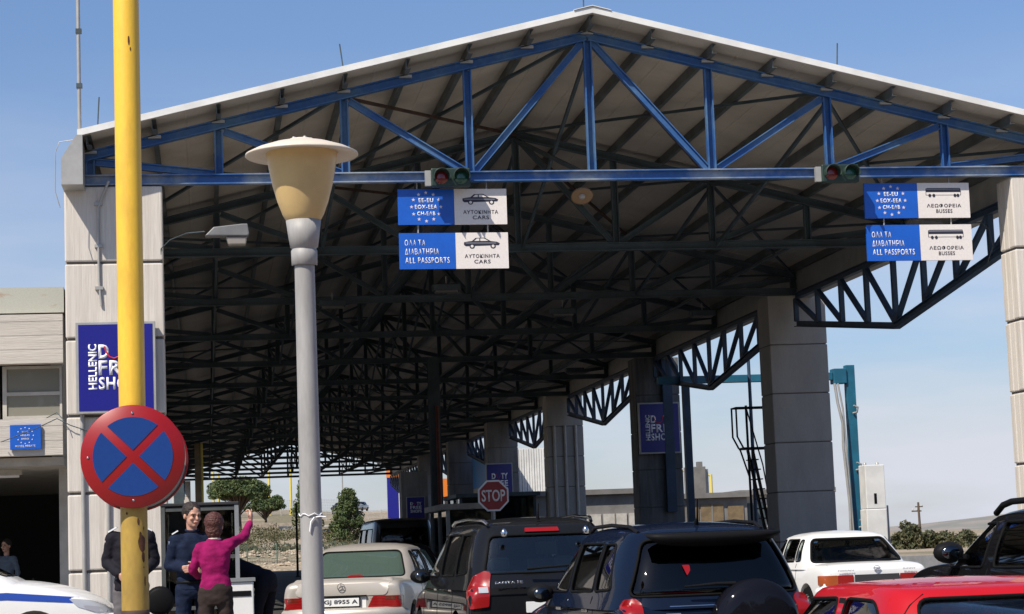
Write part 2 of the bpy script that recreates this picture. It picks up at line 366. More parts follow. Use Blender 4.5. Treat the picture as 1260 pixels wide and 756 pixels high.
# ------------------------------------------------------------------ canopy
CX, HALF, T0, BAY, ZC = 6.185, 7.845, 32.0, 7.92, 7.15
NT = 17; YEND = T0 + BAY * (NT - 1)
def ztop(x): return 9.42 - 0.24 * abs(x - CX)
canopy = thing('border_canopy', 'long gabled steel truss canopy over the lanes, blue front truss and tan underside', 'canopy')
NODES = [CX + HALF * (i - 4) / 4 for i in range(9)]
def truss_meshes(cm, bm_, vm):
    d = {}
    d['bottom_chord'] = MB().chan((NODES[0] - .1, 0, ZC), (NODES[8] + .1, 0, ZC), .15, .16, .02).mesh('bottom_chord', bm_)
    d['tc'] = [MB().chan((CX + s * (HALF + .1), 0, ztop(CX + HALF + .1)), (CX + s * .0, 0, ztop(CX)), .14, .15, .02).mesh('top_chord', cm) for s in (-1, 1)]
    d['v'] = []
    for i, x in enumerate(NODES):
        b = MB(); zt = ztop(x) - .08; zb = ZC + .082
        b.beam((x - .055, 0, zb), (x - .055, 0, zt), .022, .10, up=(0, 1, 0)); b.beam((x + .055, 0, zb), (x + .055, 0, zt), .022, .10, up=(0, 1, 0)); b.beam((x, .04, zb), (x, .04, zt), .10, .016, up=(0, 1, 0))
        d['v'].append(b.mesh('vertical_strut', vm))
    d['d'] = []
    for i in range(8):
        xa, xb = NODES[i], NODES[i + 1]
        if i < 3 or i == 4: p, q = (xa + .08, ztop(xa) - .1), (xb - .08, ZC + .09)
        else: p, q = (xa + .08, ZC + .09), (xb - .08, ztop(xb) - .1)
        d['d'].append(MB().chan((p[0], .012, p[1]), (q[0], .012, q[1]), .10, .11, .016).mesh('diagonal_strut', vm))
    g_ = MB()
    for x in NODES: g_.box(x - .16, x + .16, -.083, -.073, ZC - .06, ZC + .19)
    d['g'] = g_.mesh('gusset_plate', vm)
    return d
fr = truss_meshes(BLUE, BLUEW, BLUE); rr = truss_meshes(DSTEEL, DSTEEL, DSTEEL)
for i in range(NT):
    d = fr if i == 0 else rr
    t = bpy.data.objects.new('truss', None); COL.objects.link(t); t.parent = canopy; t.location = (0, T0 + BAY * i, 0)
    if i == 0: t['label'] = 'bright blue front truss with worn pale patches'
    link('bottom_chord', d['bottom_chord'], t)
    for m_ in d['tc']: link('top_chord', m_, t)
    for m_ in d['v']: link('vertical_strut', m_, t)
    for m_ in d['d']: link('diagonal_strut', m_, t)
# purlins
YF = 31.45
zr = lambda x: 9.65 - 0.24 * abs(x - CX)                        # underside of the roof sheets
pm = {}
for k in range(17):
    x = CX + (k - 8) * HALF / 8; z1 = zr(x) - .004
    b = MB(); b.box(-.03, -.022, YF + .06, YEND + .4, z1 - .15, z1); b.box(-.03, .045, YF + .06, YEND + .4, z1 - .158, z1 - .151); b.box(-.022, .04, YF + .06, YEND + .4, z1 - .007, z1)
    link('purlin', b.mesh('purlin', PURL), canopy, (x, 0, 0))
    # cleat under each purlin head at the front
    link('purlin_cleat', MB().box(-.10, .10, T0 - .07, T0 + .07, zr(x) - .158 - .05, zr(x) - .162).mesh('purlin_cleat', GUTT), canopy, (x, 0, 0))
# roof sheets: strips between purlins, one sheet per truss bay, lapped
NS = 8
for s in (-1, 1):
    for k in range(NS):
        xa, xb = HALF / 8 * k, HALF / 8 * (k + 1) + (0.14 if k == NS - 1 else 0)
        for j in range(NT - 1):
            y0 = YF if j == 0 else T0 + BAY * j; y1 = T0 + BAY * (j + 1) + (.5 if j == NT - 2 else 0.0)
            lift = 0.004 * ((j + k) % 2)
            p = [(CX + s * xa, 9.65 - .24 * xa + lift), (CX + s * xb, 9.65 - .24 * xb + lift), (CX + s * xb, 9.735 - .24 * xb + lift), (CX + s * xa, 9.735 - .24 * xa + lift)]
            b = MB().prism(p, y0 + .001, y1 - .001)
            # shallow rib along the middle of the sheet underside
            xm = (xa + xb) / 2; b.prism([(CX + s * (xm - .03), 9.65 - .24 * (xm - .03) + lift), (CX + s * (xm + .03), 9.65 - .24 * (xm + .03) + lift), (CX + s * xm, 9.638 - .24 * xm + lift)], y0 + .002, y1 - .002)
            b.build('roof_sheet', CEIL, canopy)
for s in (-1, 1):
    e = HALF + .16
    p = [(CX + s * .0, 9.655), (CX + s * e, 9.655 - .24 * e), (CX + s * e, 9.755 - .24 * e), (CX, 9.755)]
    f = MB().prism(p, YF - .03, YF - .002)
    f.prism([(CX, 9.742), (CX + s * e, 9.742 - .24 * e), (CX + s * e, 9.755 - .24 * e), (CX, 9.755)], YF - .002, YF + .35)
    f.build('fascia', WHITEF, canopy)
MB().prism([(CX - .3, 9.69), (CX, 9.762), (CX + .3, 9.69), (CX + .3, 9.70), (CX, 9.775), (CX - .3, 9.70)], YF - .05, YEND + .5).build('ridge_cap', WHITEF, canopy)
# gutters
for s in (-1, 1):
    q = [(HALF + .08, 6.98), (HALF + .40, 6.98), (HALF + .40, 7.38), (HALF + .17, 7.74), (HALF + .08, 7.74)]
    MB().prism([(CX + s * a, b) for a, b in q], YF - .1, YEND + .5).build('gutter', GUTT, canopy)
# roof plane bracing, ridge bracing and ties
for i in range(NT - 1):
    y0, y1 = T0 + BAY * i + .1, T0 + BAY * (i + 1) - .1
    for a, b_ in ((0, 2), (2, 4), (4, 6), (6, 8)):
        xa, xb = NODES[a], NODES[b_]
        if i % 2 == 0 or i < 3:
            MB().beam((xa, y0, ztop(xa) - .02), (xb, y1, ztop(xb) - .02), .05, .05).build('roof_brace', RUSTY if i < 2 and a in (2, 4) else DSTEEL, canopy)
            MB().beam((xb, y0, ztop(xb) + .03), (xa, y1, ztop(xa) + .03), .05, .05).build('roof_brace', DSTEEL, canopy)
    for nx_ in (2, 4, 6):
        x = NODES[nx_]
        MB().beam((x, y0, ZC), (x, y1, ztop(x) - .12), .05, .07).build('sway_brace', DSTEEL, canopy)
        MB().beam((x + .06, y0, ztop(x) - .12), (x + .06, y1, ZC), .05, .07).build('sway_brace', DSTEEL, canopy)
    if i > 0:
        for nx_ in (1, 3, 5, 7):
            MB().beam((NODES[nx_], y0, ZC + .12), (NODES[nx_], y1, ZC + .12), .05, .05).build('tie_rod', DSTEEL, canopy)
# fish-belly girders between the pillars
def girder(span, n=8):
    pans = [(-span / 2 + span * i / n) for i in range(n + 1)]
    zt = 6.98; zb = lambda u: 5.5 + (6.33 - 5.5) * abs(u) / (span / 2)
    m = {'top': MB().chan((0, -span / 2, zt), (0, span / 2, zt), .14, .14).mesh('top_chord', DBLUE)}
    m['bot'] = [MB().chan((0, s * span / 2, zb(span / 2)), (0, 0, zb(0)), .14, .14).mesh('bottom_chord', DBLUE) for s in (-1, 1)]
    m['v'] = [MB().beam((0, u, zb(u) + .07), (0, u, zt - .07), .12, .10, up=(1, 0, 0)).mesh('vertical_strut', DBLUE) for u in pans]
    m['d'] = []
    for i in range(n):
        ua, ub = pans[i], pans[i + 1]
        if i >= n // 2: p, q = (0, ub - .04, zt - .08), (0, ua + .04, zb(ua) + .08)
        else: p, q = (0, ua + .04, zt - .08), (0, ub - .04, zb(ub) + .08)
        m['d'].append(MB().beam(p, q, .10, .09).mesh('diagonal_strut', DBLUE))
    return m
gm = girder(14.2)
for s, xg in ((-1, CX - HALF + .06), (1, CX + HALF - .06)):
    for i in range(8):
        yc = T0 + 15.84 * i + 7.92 + .45
        t = bpy.data.objects.new('side_girder', None); COL.objects.link(t); t.parent = canopy; t.location = (xg, yc, 0)
        link('top_chord', gm['top'], t)
        for m_ in gm['bot']: link('bottom_chord', m_, t)
        for m_ in gm['v']: link('vertical_strut', m_, t)
        for m_ in gm['d']: link('diagonal_strut', m_, t)

# ------------------------------------------------------------------ pillars
LEV = [0.0, 1.19, 2.36, 3.53, 4.70, 5.87, 7.05]
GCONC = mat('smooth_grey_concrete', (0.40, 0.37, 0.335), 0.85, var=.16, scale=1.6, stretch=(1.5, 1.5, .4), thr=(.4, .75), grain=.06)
FCONC = mat('shade_toned_concrete', (0.24, 0.235, 0.23), 0.9, var=.3, scale=1.6, stretch=(2, 2, .4), grain=.08)  # far pillars: deep canopy shade worked into the concrete colour
DCONC = mat('darker_concrete', (0.17, 0.17, 0.17), 0.9, var=.4, scale=2, stretch=(3, 3, .3), grain=.1)  # darkest concrete tone, for the second pillar of the right row
def pillar(name, label, x0, x1, y0, y1, group=None, ztopv=7.05, CONC=CONC):
    t = thing(name, label, 'pillar', ((x0 + x1) / 2, (y0 + y1) / 2, 0), 0, group)
    hx, hy = (x1 - x0) / 2, (y1 - y0) / 2
    box('pillar_core', CORE, t, -hx + .03, hx - .03, -hy + .03, hy - .03, 0, ztopv - .02)
    for i in range(6):
        gp = .02 if y0 < 33 else .009
        z0, z1 = LEV[i] + (gp if i else 0), LEV[i + 1] - gp
        if i == 5: z1 = ztopv
        box('concrete_slab', CONC, t, -hx, hx, -hy, -hy + .25, z0, z1, bevel=.022)
        box('concrete_slab', CONC, t, -hx + .002, hx - .002, hy - .2, hy, z0, z1, bevel=.022)
        for s in (-1, 1): box('concrete_slab', CONC, t, min(s * hx, s * (hx - .12)) + (.003 if s < 0 else 0), max(s * hx, s * (hx - .12)) - (.003 if s > 0 else 0), -hy + .252, hy - .202, z0, z1, bevel=.015)
    return t
pl = pillar('concrete_pillar', 'sunlit pale concrete pillar at the left behind the yellow pole, carrying a shop sign', -2.06, -0.58, 31.95, 32.6)
# downpipes and conduits on the left pillar
MB().tube([(-.50, -.36, 0), (-.51, -.36, 3.3), (-.505, -.36, 3.6)], .032, 10).build('downpipe', GUTT, pl)
MB().tube([(-.14, -.36, 0.2), (-.14, -.36, 1.9), (-.13, -.36, 3.4)], .028, 10).build('downpipe', GUTT, pl)
MB().tube([(-.06, -.40, 7.12), (-.16, -.37, 6.9), (-.23, -.35, 6.7), (-.23, -.35, 5.6), (-.20, -.35, 5.2)], .02, 8).build('conduit', GUTT, pl)
for z in (6.75, 6.1, 5.45): box("pipe_clip", GUTT, pl, -.29, -.17, -.37, -.326, z, z + .05)
pr = pillar('concrete_pillar', 'sunlit pale concrete pillar at the right edge of the photo', 13.15, 14.6, 31.95, 32.6)
pm_labels = ['grey shaded concrete pillar beside the black steel stair', 'dark concrete pillar with a navy shop panel on its front',
             'concrete pillar with vertical pipes, third behind the right front pillar', 'shaded concrete pillar with the navy panel behind the octagonal sign',
             'small far pillar on the right, second beyond the octagonal sign', 'sixth pillar of the right row, far inside the canopy', 'seventh pillar of the right row, far inside the canopy', 'last pillar of the right row at the far end']
for i in range(1, 7):
    y = T0 + 15.84 * i; x0 = [13.37, 13.38, 13.16, 12.95, 12.95, 12.95, 12.95, 12.95][i - 1]
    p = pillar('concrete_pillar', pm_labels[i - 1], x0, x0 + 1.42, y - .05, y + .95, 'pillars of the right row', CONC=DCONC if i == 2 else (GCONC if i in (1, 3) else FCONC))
    if i == 3:
        for k in range(3): MB().tube([(-.45 + k * .42, -.56, 0), (-.45 + k * .42, -.56, 5.9)], .06, 8).build('downpipe', GUTT, p)
    if i == 2: box('steel_upright', DBLUE, p, .12, .42, -.75, -.53, 2.2, 7.0)
left_lab = ['first pillar of the left row, behind the sunlit pillar', 'second pillar of the left row']
for i in range(1, 9):
    y = T0 + 15.84 * i
    if i > 2 and i != 8: continue
    pillar('concrete_pillar', (left_lab + ['far end pillar of the left row'])[min(i - 1, 2)], -2.5, -1.15, y, y + .95, 'pillars of the left row')

# ------------------------------------------------------------------ shop signs
def shop_sign(name, label, x0, x1, z0, z1, y, full=True, group=None, mirror=False, depth=.12):
    cx, w_, h_ = (x0 + x1) / 2, x1 - x0, z1 - z0
    t = thing(name, label, 'sign', (cx, y, z0), 0, group)
    box('frame', GUTT, t, -w_ / 2, w_ / 2, 0, depth, 0, h_, bevel=.006)
    box('panel', NAVY, t, -w_ / 2 + .035 * w_, w_ / 2 - .035 * w_, -.006, .0, .03 * h_, h_ * .97)
    if full:
        X = lambda u: -w_ / 2 + u * w_; Z = lambda v: h_ * (1 - v)
        text('HELLENIC', X(.155), X(.265), Z(.74), Z(.245), WHT, t, -.007, .03, rot90=True)
        text('D', X(.285), X(.415), Z(.405), Z(.25), WHT, t, -.007, .045); text('TY', X(.60), X(.84), Z(.405), Z(.25), WHT, t, -.007, .045)
        text('FREE', X(.285), X(.84), Z(.585), Z(.425), WHT, t, -.007, .03, sp=1.1)
        text('SHOPS', X(.285), X(.84), Z(.745), Z(.605), WHT, t, -.007, .03, sp=1.1)
        MB().tube([(X(.36), -.012, Z(.27)), (X(.38), -.012, Z(.33)), (X(.42), -.012, Z(.385)), (X(.48), -.012, Z(.405)), (X(.55), -.012, Z(.38)), (X(.585), -.012, Z(.26))], .012, 6).build('red_swoosh', REDP, t)
    else:
        a0, a1 = -w_ * .29, w_ * .31
        text('D', a0, a0 + (a1 - a0) * .24, h_ * .62, h_ * .76, WHT, t, -.007, .045); text('TY', a0 + (a1 - a0) * .58, a1, h_ * .62, h_ * .76, WHT, t, -.007, .045)
        text('FREE', a0, a1, h_ * .45, h_ * .59, WHT, t, -.007, .03, sp=1.1)
        text('SHOPS', a0, a1, h_ * .28, h_ * .42, WHT, t, -.007, .03, sp=1.1)
        MB().tube([(a0 + (a1 - a0) * .30, -.012, h_ * .74), (a0 + (a1 - a0) * .34, -.012, h_ * .65), (a0 + (a1 - a0) * .44, -.012, h_ * .63), (a0 + (a1 - a0) * .54, -.012, h_ * .70)], .01, 6).build('red_swoosh', REDP, t)
    return t
shop_sign('shop_sign', 'navy shop sign with white capitals on the sunlit left pillar, half behind the yellow pole', -1.905, -.715, 3.55, 4.94, 31.78)
shop_sign('shop_sign', 'dim navy shop sign on the second pillar of the right row', 13.40, 14.72, 4.02, 5.62, 63.40)
shop_sign('shop_sign', 'navy shop sign just above the octagonal red sign', 12.80, 14.05, 3.2, 5.15, 79.5 + 15.84 - .25, full=False)

# lane signs hanging from the front truss
def lane_sign(x0, x1, z0, z1, top, kind, label):
    w_, h_ = x1 - x0, z1 - z0; mid = .515 * w_ if kind == 'car' else .505 * w_
    t = thing('lane_sign', label, 'sign', (x0, 32.07, z0), 0, 'hanging lane signs')
    t.rotation_euler = (0, radians(.35), 0)
    box('blue_panel', ROYAL, t, 0, mid - .002, -.02, .02, 0, h_)
    box('white_panel', WSIGN, t, mid + .002, w_, -.02, .02, 0, h_)
    for xx in (.18 * w_, .82 * w_): MB().tube([(xx, .03, h_ - .05), (xx, .03, h_ + (.28 if top else .18))], .012, 6).build('hanger', GUTT, t)
    ys = -.0205
    if top:
        cx, cz, r = mid * .5, h_ * .5, h_ * .40
        for k in range(12):
            a = 2 * pi * k / 12
            MB().prism(star_poly(cx + r * 1.02 * sin(a), cz + r * cos(a), h_ * .055), ys - .003, ys).build('star', GOLD, t)
        for n_, s_ in enumerate(('EE-EU', 'EOX-EEA', 'CH-E\u039bB')):
            hw = (.105, .16, .13)[n_] * mid / .5 * .62; zc = cz + (1 - n_) * h_ * .185
            text(s_, cx - hw, cx + hw, zc - h_ * .058, zc + h_ * .058, WHT, t, ys, .02, sp=1.14)
    else:
        for n_, (s_, wd) in enumerate((('\u039f\u039b\u0391 \u03a4\u0391', .36), ('\u0394\u0399\u0391\u0392\u0391\u03a4\u0397\u03a1\u0399\u0391', .60), ('ALL PASSPORTS', .79))):
            zc = h_ * (.73 - n_ * .245)
            text(s_, mid * .10, mid * (.10 + wd), zc - h_ * .082, zc + h_ * .082, WHT, t, ys, .004, sp=1.14)
    cx = mid + (w_ - mid) * .5
    s1, s2 = (('\u0391\u03a5\u03a4\u039f\u039a\u0399\u039d\u0397\u03a4\u0391', 'CARS') if kind == 'car' else ('\u039b\u0395\u03a9\u03a6\u039f\u03a1\u0395\u0399\u0391', 'BUSSES'))
    text(s1, cx - (w_ - mid) * .33, cx + (w_ - mid) * .33, h_ * .295, h_ * .40, BLKP, t, ys, .012, sp=1.14)
    text(s2, cx - (w_ - mid) * .155, cx + (w_ - mid) * .155, h_ * .14, h_ * .245, BLKP, t, ys, .012, sp=1.14)
    # printed vehicle
    S = (w_ - mid); u = lambda p: [(cx + a * S * .34, h_ * .70 + b * h_ * .16) for a, b in p]
    def pr_(p, m_, k=1): return MB().prism(u(p), ys - .0015 * k, ys - .0015 * (k - 1)).build('printed_vehicle', m_, t)
    if kind == 'car':
        pr_([(-1, -.25), (-1, .2), (-.75, .35), (-.55, .42), (-.35, .95), (.15, .98), (.5, .38), (.85, .25), (1, 0), (.95, -.35), (-.9, -.5)], BLKP)
        pr_([(-.42, .42), (-.28, .82), (-.14, .84), (-.14, .42)], WSIGN, 2); pr_([(-.08, .42), (-.08, .84), (.12, .84), (.36, .42)], WSIGN, 2)
        pr_([(-.9, .02), (-.9, .12), (.8, .08), (.8, -.02)], GREYP, 2)
        for xx in (-.55, .62): pr_([(xx + .15 * cos(a * pi / 6), -.5 + .42 * sin(a * pi / 6)) for a in range(12)], BLKP, 2); pr_([(xx + .08 * cos(a * pi / 6), -.5 + .24 * sin(a * pi / 6)) for a in range(12)], WSIGN, 3)
    else:
        pr_([(-1, -.35), (-1, .85), (-.9, .95), (.95, .95), (1, .5), (1, -.35)], BLKP)
        pr_([(-.97, -.28), (-.97, .18), (.97, .18), (.97, -.28)], WSIGN, 2); pr_([(-.97, .68), (-.97, .80), (.93, .80), (.93, .68)], GREYP, 2)
        for xx in (-.78, -.55, .65, .82): pr_([(xx + .08 * cos(a * pi / 6), -.38 + .3 * sin(a * pi / 6)) for a in range(12)], BLKP, 3)
    return t
lane_sign(3.068, 4.795, 6.405, 6.972, True, 'car', 'upper left lane sign: ring of stars and a car with CARS')
lane_sign(3.068, 4.795, 5.702, 6.273, False, 'car', 'lower left lane sign reading ALL PASSPORTS beside a car')
lane_sign(10.673, 12.455, 6.408, 6.985, True, 'bus', 'upper right lane sign: ring of stars and a bus with BUSSES')
lane_sign(10.673, 12.455, 5.709, 6.296, False, 'bus', 'lower right lane sign reading ALL PASSPORTS beside a bus')
# traffic lights on the chord
for x0, x1, lb in ((3.57, 4.19, 'two-lamp traffic light above the left lane signs'), (9.87, 10.50, 'two-lamp traffic light beside the right lane signs')):
    t = thing('traffic_light', lb, 'traffic light', ((x0 + x1) / 2, 31.72, 7.09), 0, 'traffic lights on the front truss')
    box('housing', TLG, t, -.31, .31, -.02, .14, -.14, .15, bevel=.02)
    for s, m_ in ((-.15, LENR), (.16, LENG)):
        MB().lathe([(0, -.035), (.06, -.032), (.105, -.02), (.11, -.01)], (s, 0, 0), 20, axis='Y').build('lens', m_, t)
        v = MB(); n = 14
        for rr_ in (.125, .133):
            pass
        vs = [(s + r_ * cos(pi * (-.1 + 1.2 * k / n)), yy, r_ * sin(pi * (-.1 + 1.2 * k / n)) + .0) for r_ in (.122, .130) for yy in (-.02, -.17) for k in range(n + 1)]
        N = n + 1; fs = []
        for k in range(n):
            fs += [(k, k + 1, N + k + 1, N + k), (2 * N + k, 3 * N + k, 3 * N + k + 1, 2 * N + k + 1), (N + k, N + k + 1, 3 * N + k + 1, 3 * N + k)]
        v.add(vs, fs, 0, True).build('visor', TLG, t)
    box('bracket', GUTT, t, -.40, -.31, .02, .1, -.12, .12)
# arm lamps at both pillars, dish lamp, high-bay lamps
def arm_lamp(loc, rz, label, arm):
    t = thing('arm_lamp', label, 'lamp', loc, rz, 'arm lamps on the front pillars'); ALU = mat('dull_lamp_metal', (0.19, 0.19, 0.19), 0.5, var=.2); CREAM = mat('dusty_lamp_glass', (0.26, 0.23, 0.20), 0.4)
    MB().prism([(-.33, -.06), (-.20, .07), (.22, .115), (.31, .115), (.33, -.04), (.31, -.07)], -.13, .13).build('housing', ALU, t, bevel=.015)
    MB().prism([(-.02, -.07), (.02, -.20), (.28, -.20), (.30, -.07)], -.10, .10).build('lamp_glass', CREAM, t, bevel=.02)
    MB().tube(arm, .009, 8).build('arm', DSTEEL, t)
    return t
arm_lamp((.39, 31.2, 6.19), 0, 'grey street-type lamp on a thin arm from the left pillar', [(-.33, 0, .02), (-.6, .2, .03), (-.85, .5, -.02), (-1.0, .75, -.12), (-1.0, .78, -.5)])
arm_lamp((11.98, 32.8, 6.375), pi, 'grey lamp on a curved arm between the two right lane signs', [(-.33, 0, 0), (-.6, 0, .04), (-.95, 0, .05), (-1.08, 0, -.06), (-1.13, 0, -.35), (-1.13, -.3, -.6)])
t = thing('dish_lamp', 'round dish lamp hanging under the middle of the front truss', 'lamp', (6.19, 33.0, 7.0))
MB().lathe([(.0, .08), (.06, .075), (.17, .02), (.185, -.02), (.16, -.03), (.09, -.02), (.0, -.02)], n=28).build('dish', mat('amber_dish', (0.20, 0.12, 0.06), 0.3), t)
MB().lathe([(.0, -.06), (.04, -.055), (.055, -.02)], n=16).build('bulb', GUTT, t)
MB().tube([(0, 0, .07), (0, .02, .2)], .02, 6).build('stem', GUTT, t); t.rotation_euler = (radians(-38), 0, 0)
hb = [(2.9, 46.5, 'box lamp hung under the third truss at left'), (8.6, 49, 'box lamp hung near the middle of the ceiling'), (12.3, 50, 'pale box lamp in front of the shaded pillar'), (5.2, 44, 'small cone lamp over the middle lane'), (11.9, 66, 'box lamp hung by the second right pillar'), (11.9, 82, 'box lamp hung by the third right pillar')]
for x, y, lb in hb:
    t = thing('ceiling_lamp', lb, 'lamp', (x, y, 6.86), 0, 'ceiling lamps under the canopy')
    box('housing', DSTEEL, t, -.3, .3, -.15, .15, -.02, .12, bevel=.02); box('diffuser', GREYB, t, -.24, .24, -.12, .12, -.06, -.021)
    MB().tube([(0, 0, .11), (0, 0, .3)], .012, 6).build('stem', GUTT, t)
# lightning rods and mast
for x, h_, lean, lb in ((-1.53, .5, .03, 'short rod at the left eave of the roof'), (2.25, .42, -.05, 'short tilted rod on the left roof slope'), (6.1, .35, 0, 'short rod on the roof ridge'), (10.22, .45, .03, 'short rod on the right roof slope')):
    z = 9.755 - .24 * abs(x - CX)
    t = thing('roof_rod', lb, 'rod', (x, YF + .25, z - .01), 0, 'rods along the roof edge')
    MB().tube([(0, 0, 0), (lean, 0, h_)], .011, 6).build('rod', DSTEEL, t); box('foot', DSTEEL, t, -.06, .06, -.04, .04, 0, .04)
t = thing('antenna_mast', 'thin grey mast rising from the left corner of the roof', 'mast', (-1.79, 31.55, 7.6))
MB().tube([(0, 0, 0), (0, 0, 2.6)], .03, 10).build('lower_tube', GUTT, t); MB().tube([(0, 0, 2.6), (0, 0, 4.2)], .022, 10).build('upper_tube', GUTT, t)
for z in (.9, 1.75): box('clamp', DSTEEL, t, -.04, .05, -.04, .04, z, z + .07)
MB().tube([(-.02, -.05, .1), (-.3, -.05, .06), (-.36, -.05, -.1), (-.37, -.05, -.7), (-.30, -.05, -.95)], .007, 5).build('cable', GUTT, t)

# ------------------------------------------------------------------ yellow pole and no-stopping sign
zg = pave_z(12.55)
t = thing('yellow_pole', 'tall yellow steel pole carrying the round red and blue sign', 'pole', (-.427, 12.6, zg))
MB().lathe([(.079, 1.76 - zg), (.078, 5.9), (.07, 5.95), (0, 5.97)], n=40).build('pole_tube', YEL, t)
MB().lathe([(.082, 0), (.0795, 1.76 - zg)], n=40).build('darker_lower_tube', mat('dull_yellow_paint', (0.42, 0.27, 0.045), 0.55, scale=3.5, stretch=(1, 1, .5), col2=(0.27, 0.17, 0.04), thr=(.42, .7), grain=.12, bump=.08), t)  # lower section in a duller, browner yellow
def stain(cx, z, rx, rz, rad=.0792, ang=0):
    b = MB(); n = 18; vs = [(rad * sin(ang), -rad * cos(ang), z)]
    for k in range(n):
        a = 2 * pi * k / n; q = (1 + .35 * noise.noise(Vector((cos(a) * 1.7, sin(a) * 1.7, z)))) ; u = ang + rx * q * cos(a) / rad
        vs.append((rad * sin(u), -rad * cos(u), z + rz * q * sin(a)))
    out = vs[1:]; mid = []
    for p in out:
        a = atan2(p[0], -p[1]); a = ang + (a - ang) * .5; mid.append((rad * sin(a), -rad * cos(a), z + (p[2] - z) * .5))
    vs = [vs[0]] + mid + out
    b.add(vs, [(0, 1 + k, 1 + (k + 1) % n) for k in range(n)] + [(1 + k, 1 + n + k, 1 + n + (k + 1) % n, 1 + (k + 1) % n) for k in range(n)]); return b.build('rust_patch', YELR, t)
stain(0, 1.44 - zg, .026, .05, .0812, .62); stain(0, 1.36 - zg, .012, .03, .0812, .72); stain(0, 1.57 - zg, .007, .02, .0812, .35); stain(0, 1.22 - zg, .005, .03, .0812, .85); stain(0, 1.49 - zg, .008, .02, .0812, .5); stain(0, 4.48 - zg, .006, .028, .0795, .2); stain(0, 4.43 - zg, .004, .012, .0795, .32)
stain(0, 1.62 - zg, .006, .008, .0812, -.5); stain(0, 1.3 - zg, .004, .006, .0812, .75); stain(0, 1.53 - zg, .003, .01, .0812, .8)
MB().lathe([(.0806, .98 - zg), (.084, .985 - zg), (.084, 1.045 - zg), (.0806, 1.05 - zg)], n=32).build('rusty_band', RUSTY, t)
t = thing('no_stopping_sign', 'round blue sign with red rim and red diagonal cross on the yellow pole', 'road sign', (-.424, 12.49, 1.955))
b = MB().lathe([(0, .0), (.302, .0), (.306, .004), (.306, .016), (.30, .02), (0, .02)], n=64, axis='Y'); b.build('sign_plate', REDS, t)
for k in range(4):
    a0 = k * pi / 2; g_ = .026; r = .234
    pts = []
    c = (g_ * sqrt(2) * cos(a0), g_ * sqrt(2) * sin(a0))
    d_ = math.asin(g_ / r)
    for j in range(21):
        a = a0 - pi / 4 + d_ + (pi / 2 - 2 * d_) * j / 20; pts.append((r * cos(a), r * sin(a)))
    MB().prism([c] + pts, -.004, -.0005).build('blue_segment', BLUS, t)
for x, z in ((.0, .258), (0, -.258), (-.262, .0)): MB().lathe([(0, -.006), (.007, -.004), (.008, -.0005)], (x, 0, z), 12, axis='Y').build('bolt', CHROME, t)
for z in (.14, -.14): MB().lathe([(.083, z - .02), (.086, z - .02), (.086, z + .02), (.083, z + .02)], (-.003, .11, 0), n=32).build('clamp', GUTT, t)
MB().box(-.03, .03, .02, .035, -.2, .2).build('back_rail', GUTT, t)
t = thing('round_sign_back', 'second red-rimmed round sign facing away, peeping out behind the no-stopping sign', 'road sign', (-.410, 12.70, 1.941))
MB().lathe([(0, -.004), (.29, -.004), (.298, .0), (.30, .004)], n=56, axis='Y').build('back_plate', GUTT, t); MB().lathe([(.300, -.012), (.309, -.012), (.309, .006), (.300, .006), (.300, -.012)], n=56, axis='Y').build('red_rim', REDS, t); MB().box(-.06, .02, -.05, -.005, -.1, .1).build('clamp', GUTT, t)

# ------------------------------------------------------------------ street lamp
zg = pave_z(15)
t = thing('street_lamp', 'grey lamp post with yellowed conical bowl and pale disc hat', 'street lamp', (.742, 15.0, zg))
z_ = lambda v: v - zg
MB().lathe([(.13, 0), (.12, .3), (.082, .4), (.079, 1.2), (.073, z_(3.35)), (.073, z_(3.46))], n=40).build('post', LAMPP, t)
MB().lathe([(.086, z_(3.425)), (.094, z_(3.43)), (.096, z_(3.535)), (.090, z_(3.54)), (.090, z_(3.555)), (.101, z_(3.56)), (.113, z_(3.64)), (.128, z_(3.755)), (.10, z_(3.757))], n=40).build('socket', LAMPP, t)
MB().lathe([(.115, z_(3.745)), (.122, z_(3.75)), (.15, z_(3.80)), (.187, z_(3.90)), (.222, z_(4.03)), (.245, z_(4.15)), (.262, z_(4.26))], n=48).build('lamp_bowl', LAMPC, t)
MB().lathe([(.262, z_(4.255)), (.33, z_(4.243)), (.405, z_(4.232)), (.413, z_(4.238)), (.41, z_(4.25)), (.34, z_(4.285)), (.22, z_(4.325)), (.10, z_(4.345)), (.09, z_(4.36)), (0, z_(4.362))], n=56).build('disc_hat', LAMPD, t)
for k in range(5):
    a = k * 2 * pi / 5; MB().lathe([(.013, z_(4.3)), (.013, z_(4.37)), (0, z_(4.375))], (.07 * cos(a), .07 * sin(a), 0), 8).build('bolt', GUTT, t)
b = MB()
b.tube([(.085 * sin(u), -.085 * cos(u), z_(1.62) + .01 * sin(u * 7)) for u in [k * pi / 12 for k in range(-12, 13)]], .004, 5)
b.tube([(.02, -.087, z_(1.60)), (-.005, -.092, z_(1.57)), (-.01, -.092, z_(1.54)), (-.015, -.09, z_(1.50))], .006, 5)
b.tube([(.03, -.088, z_(1.60)), (.06, -.10, z_(1.605)), (.10, -.10, z_(1.60))], .005, 5)
b.build('white_cable_tie', WHT, t)

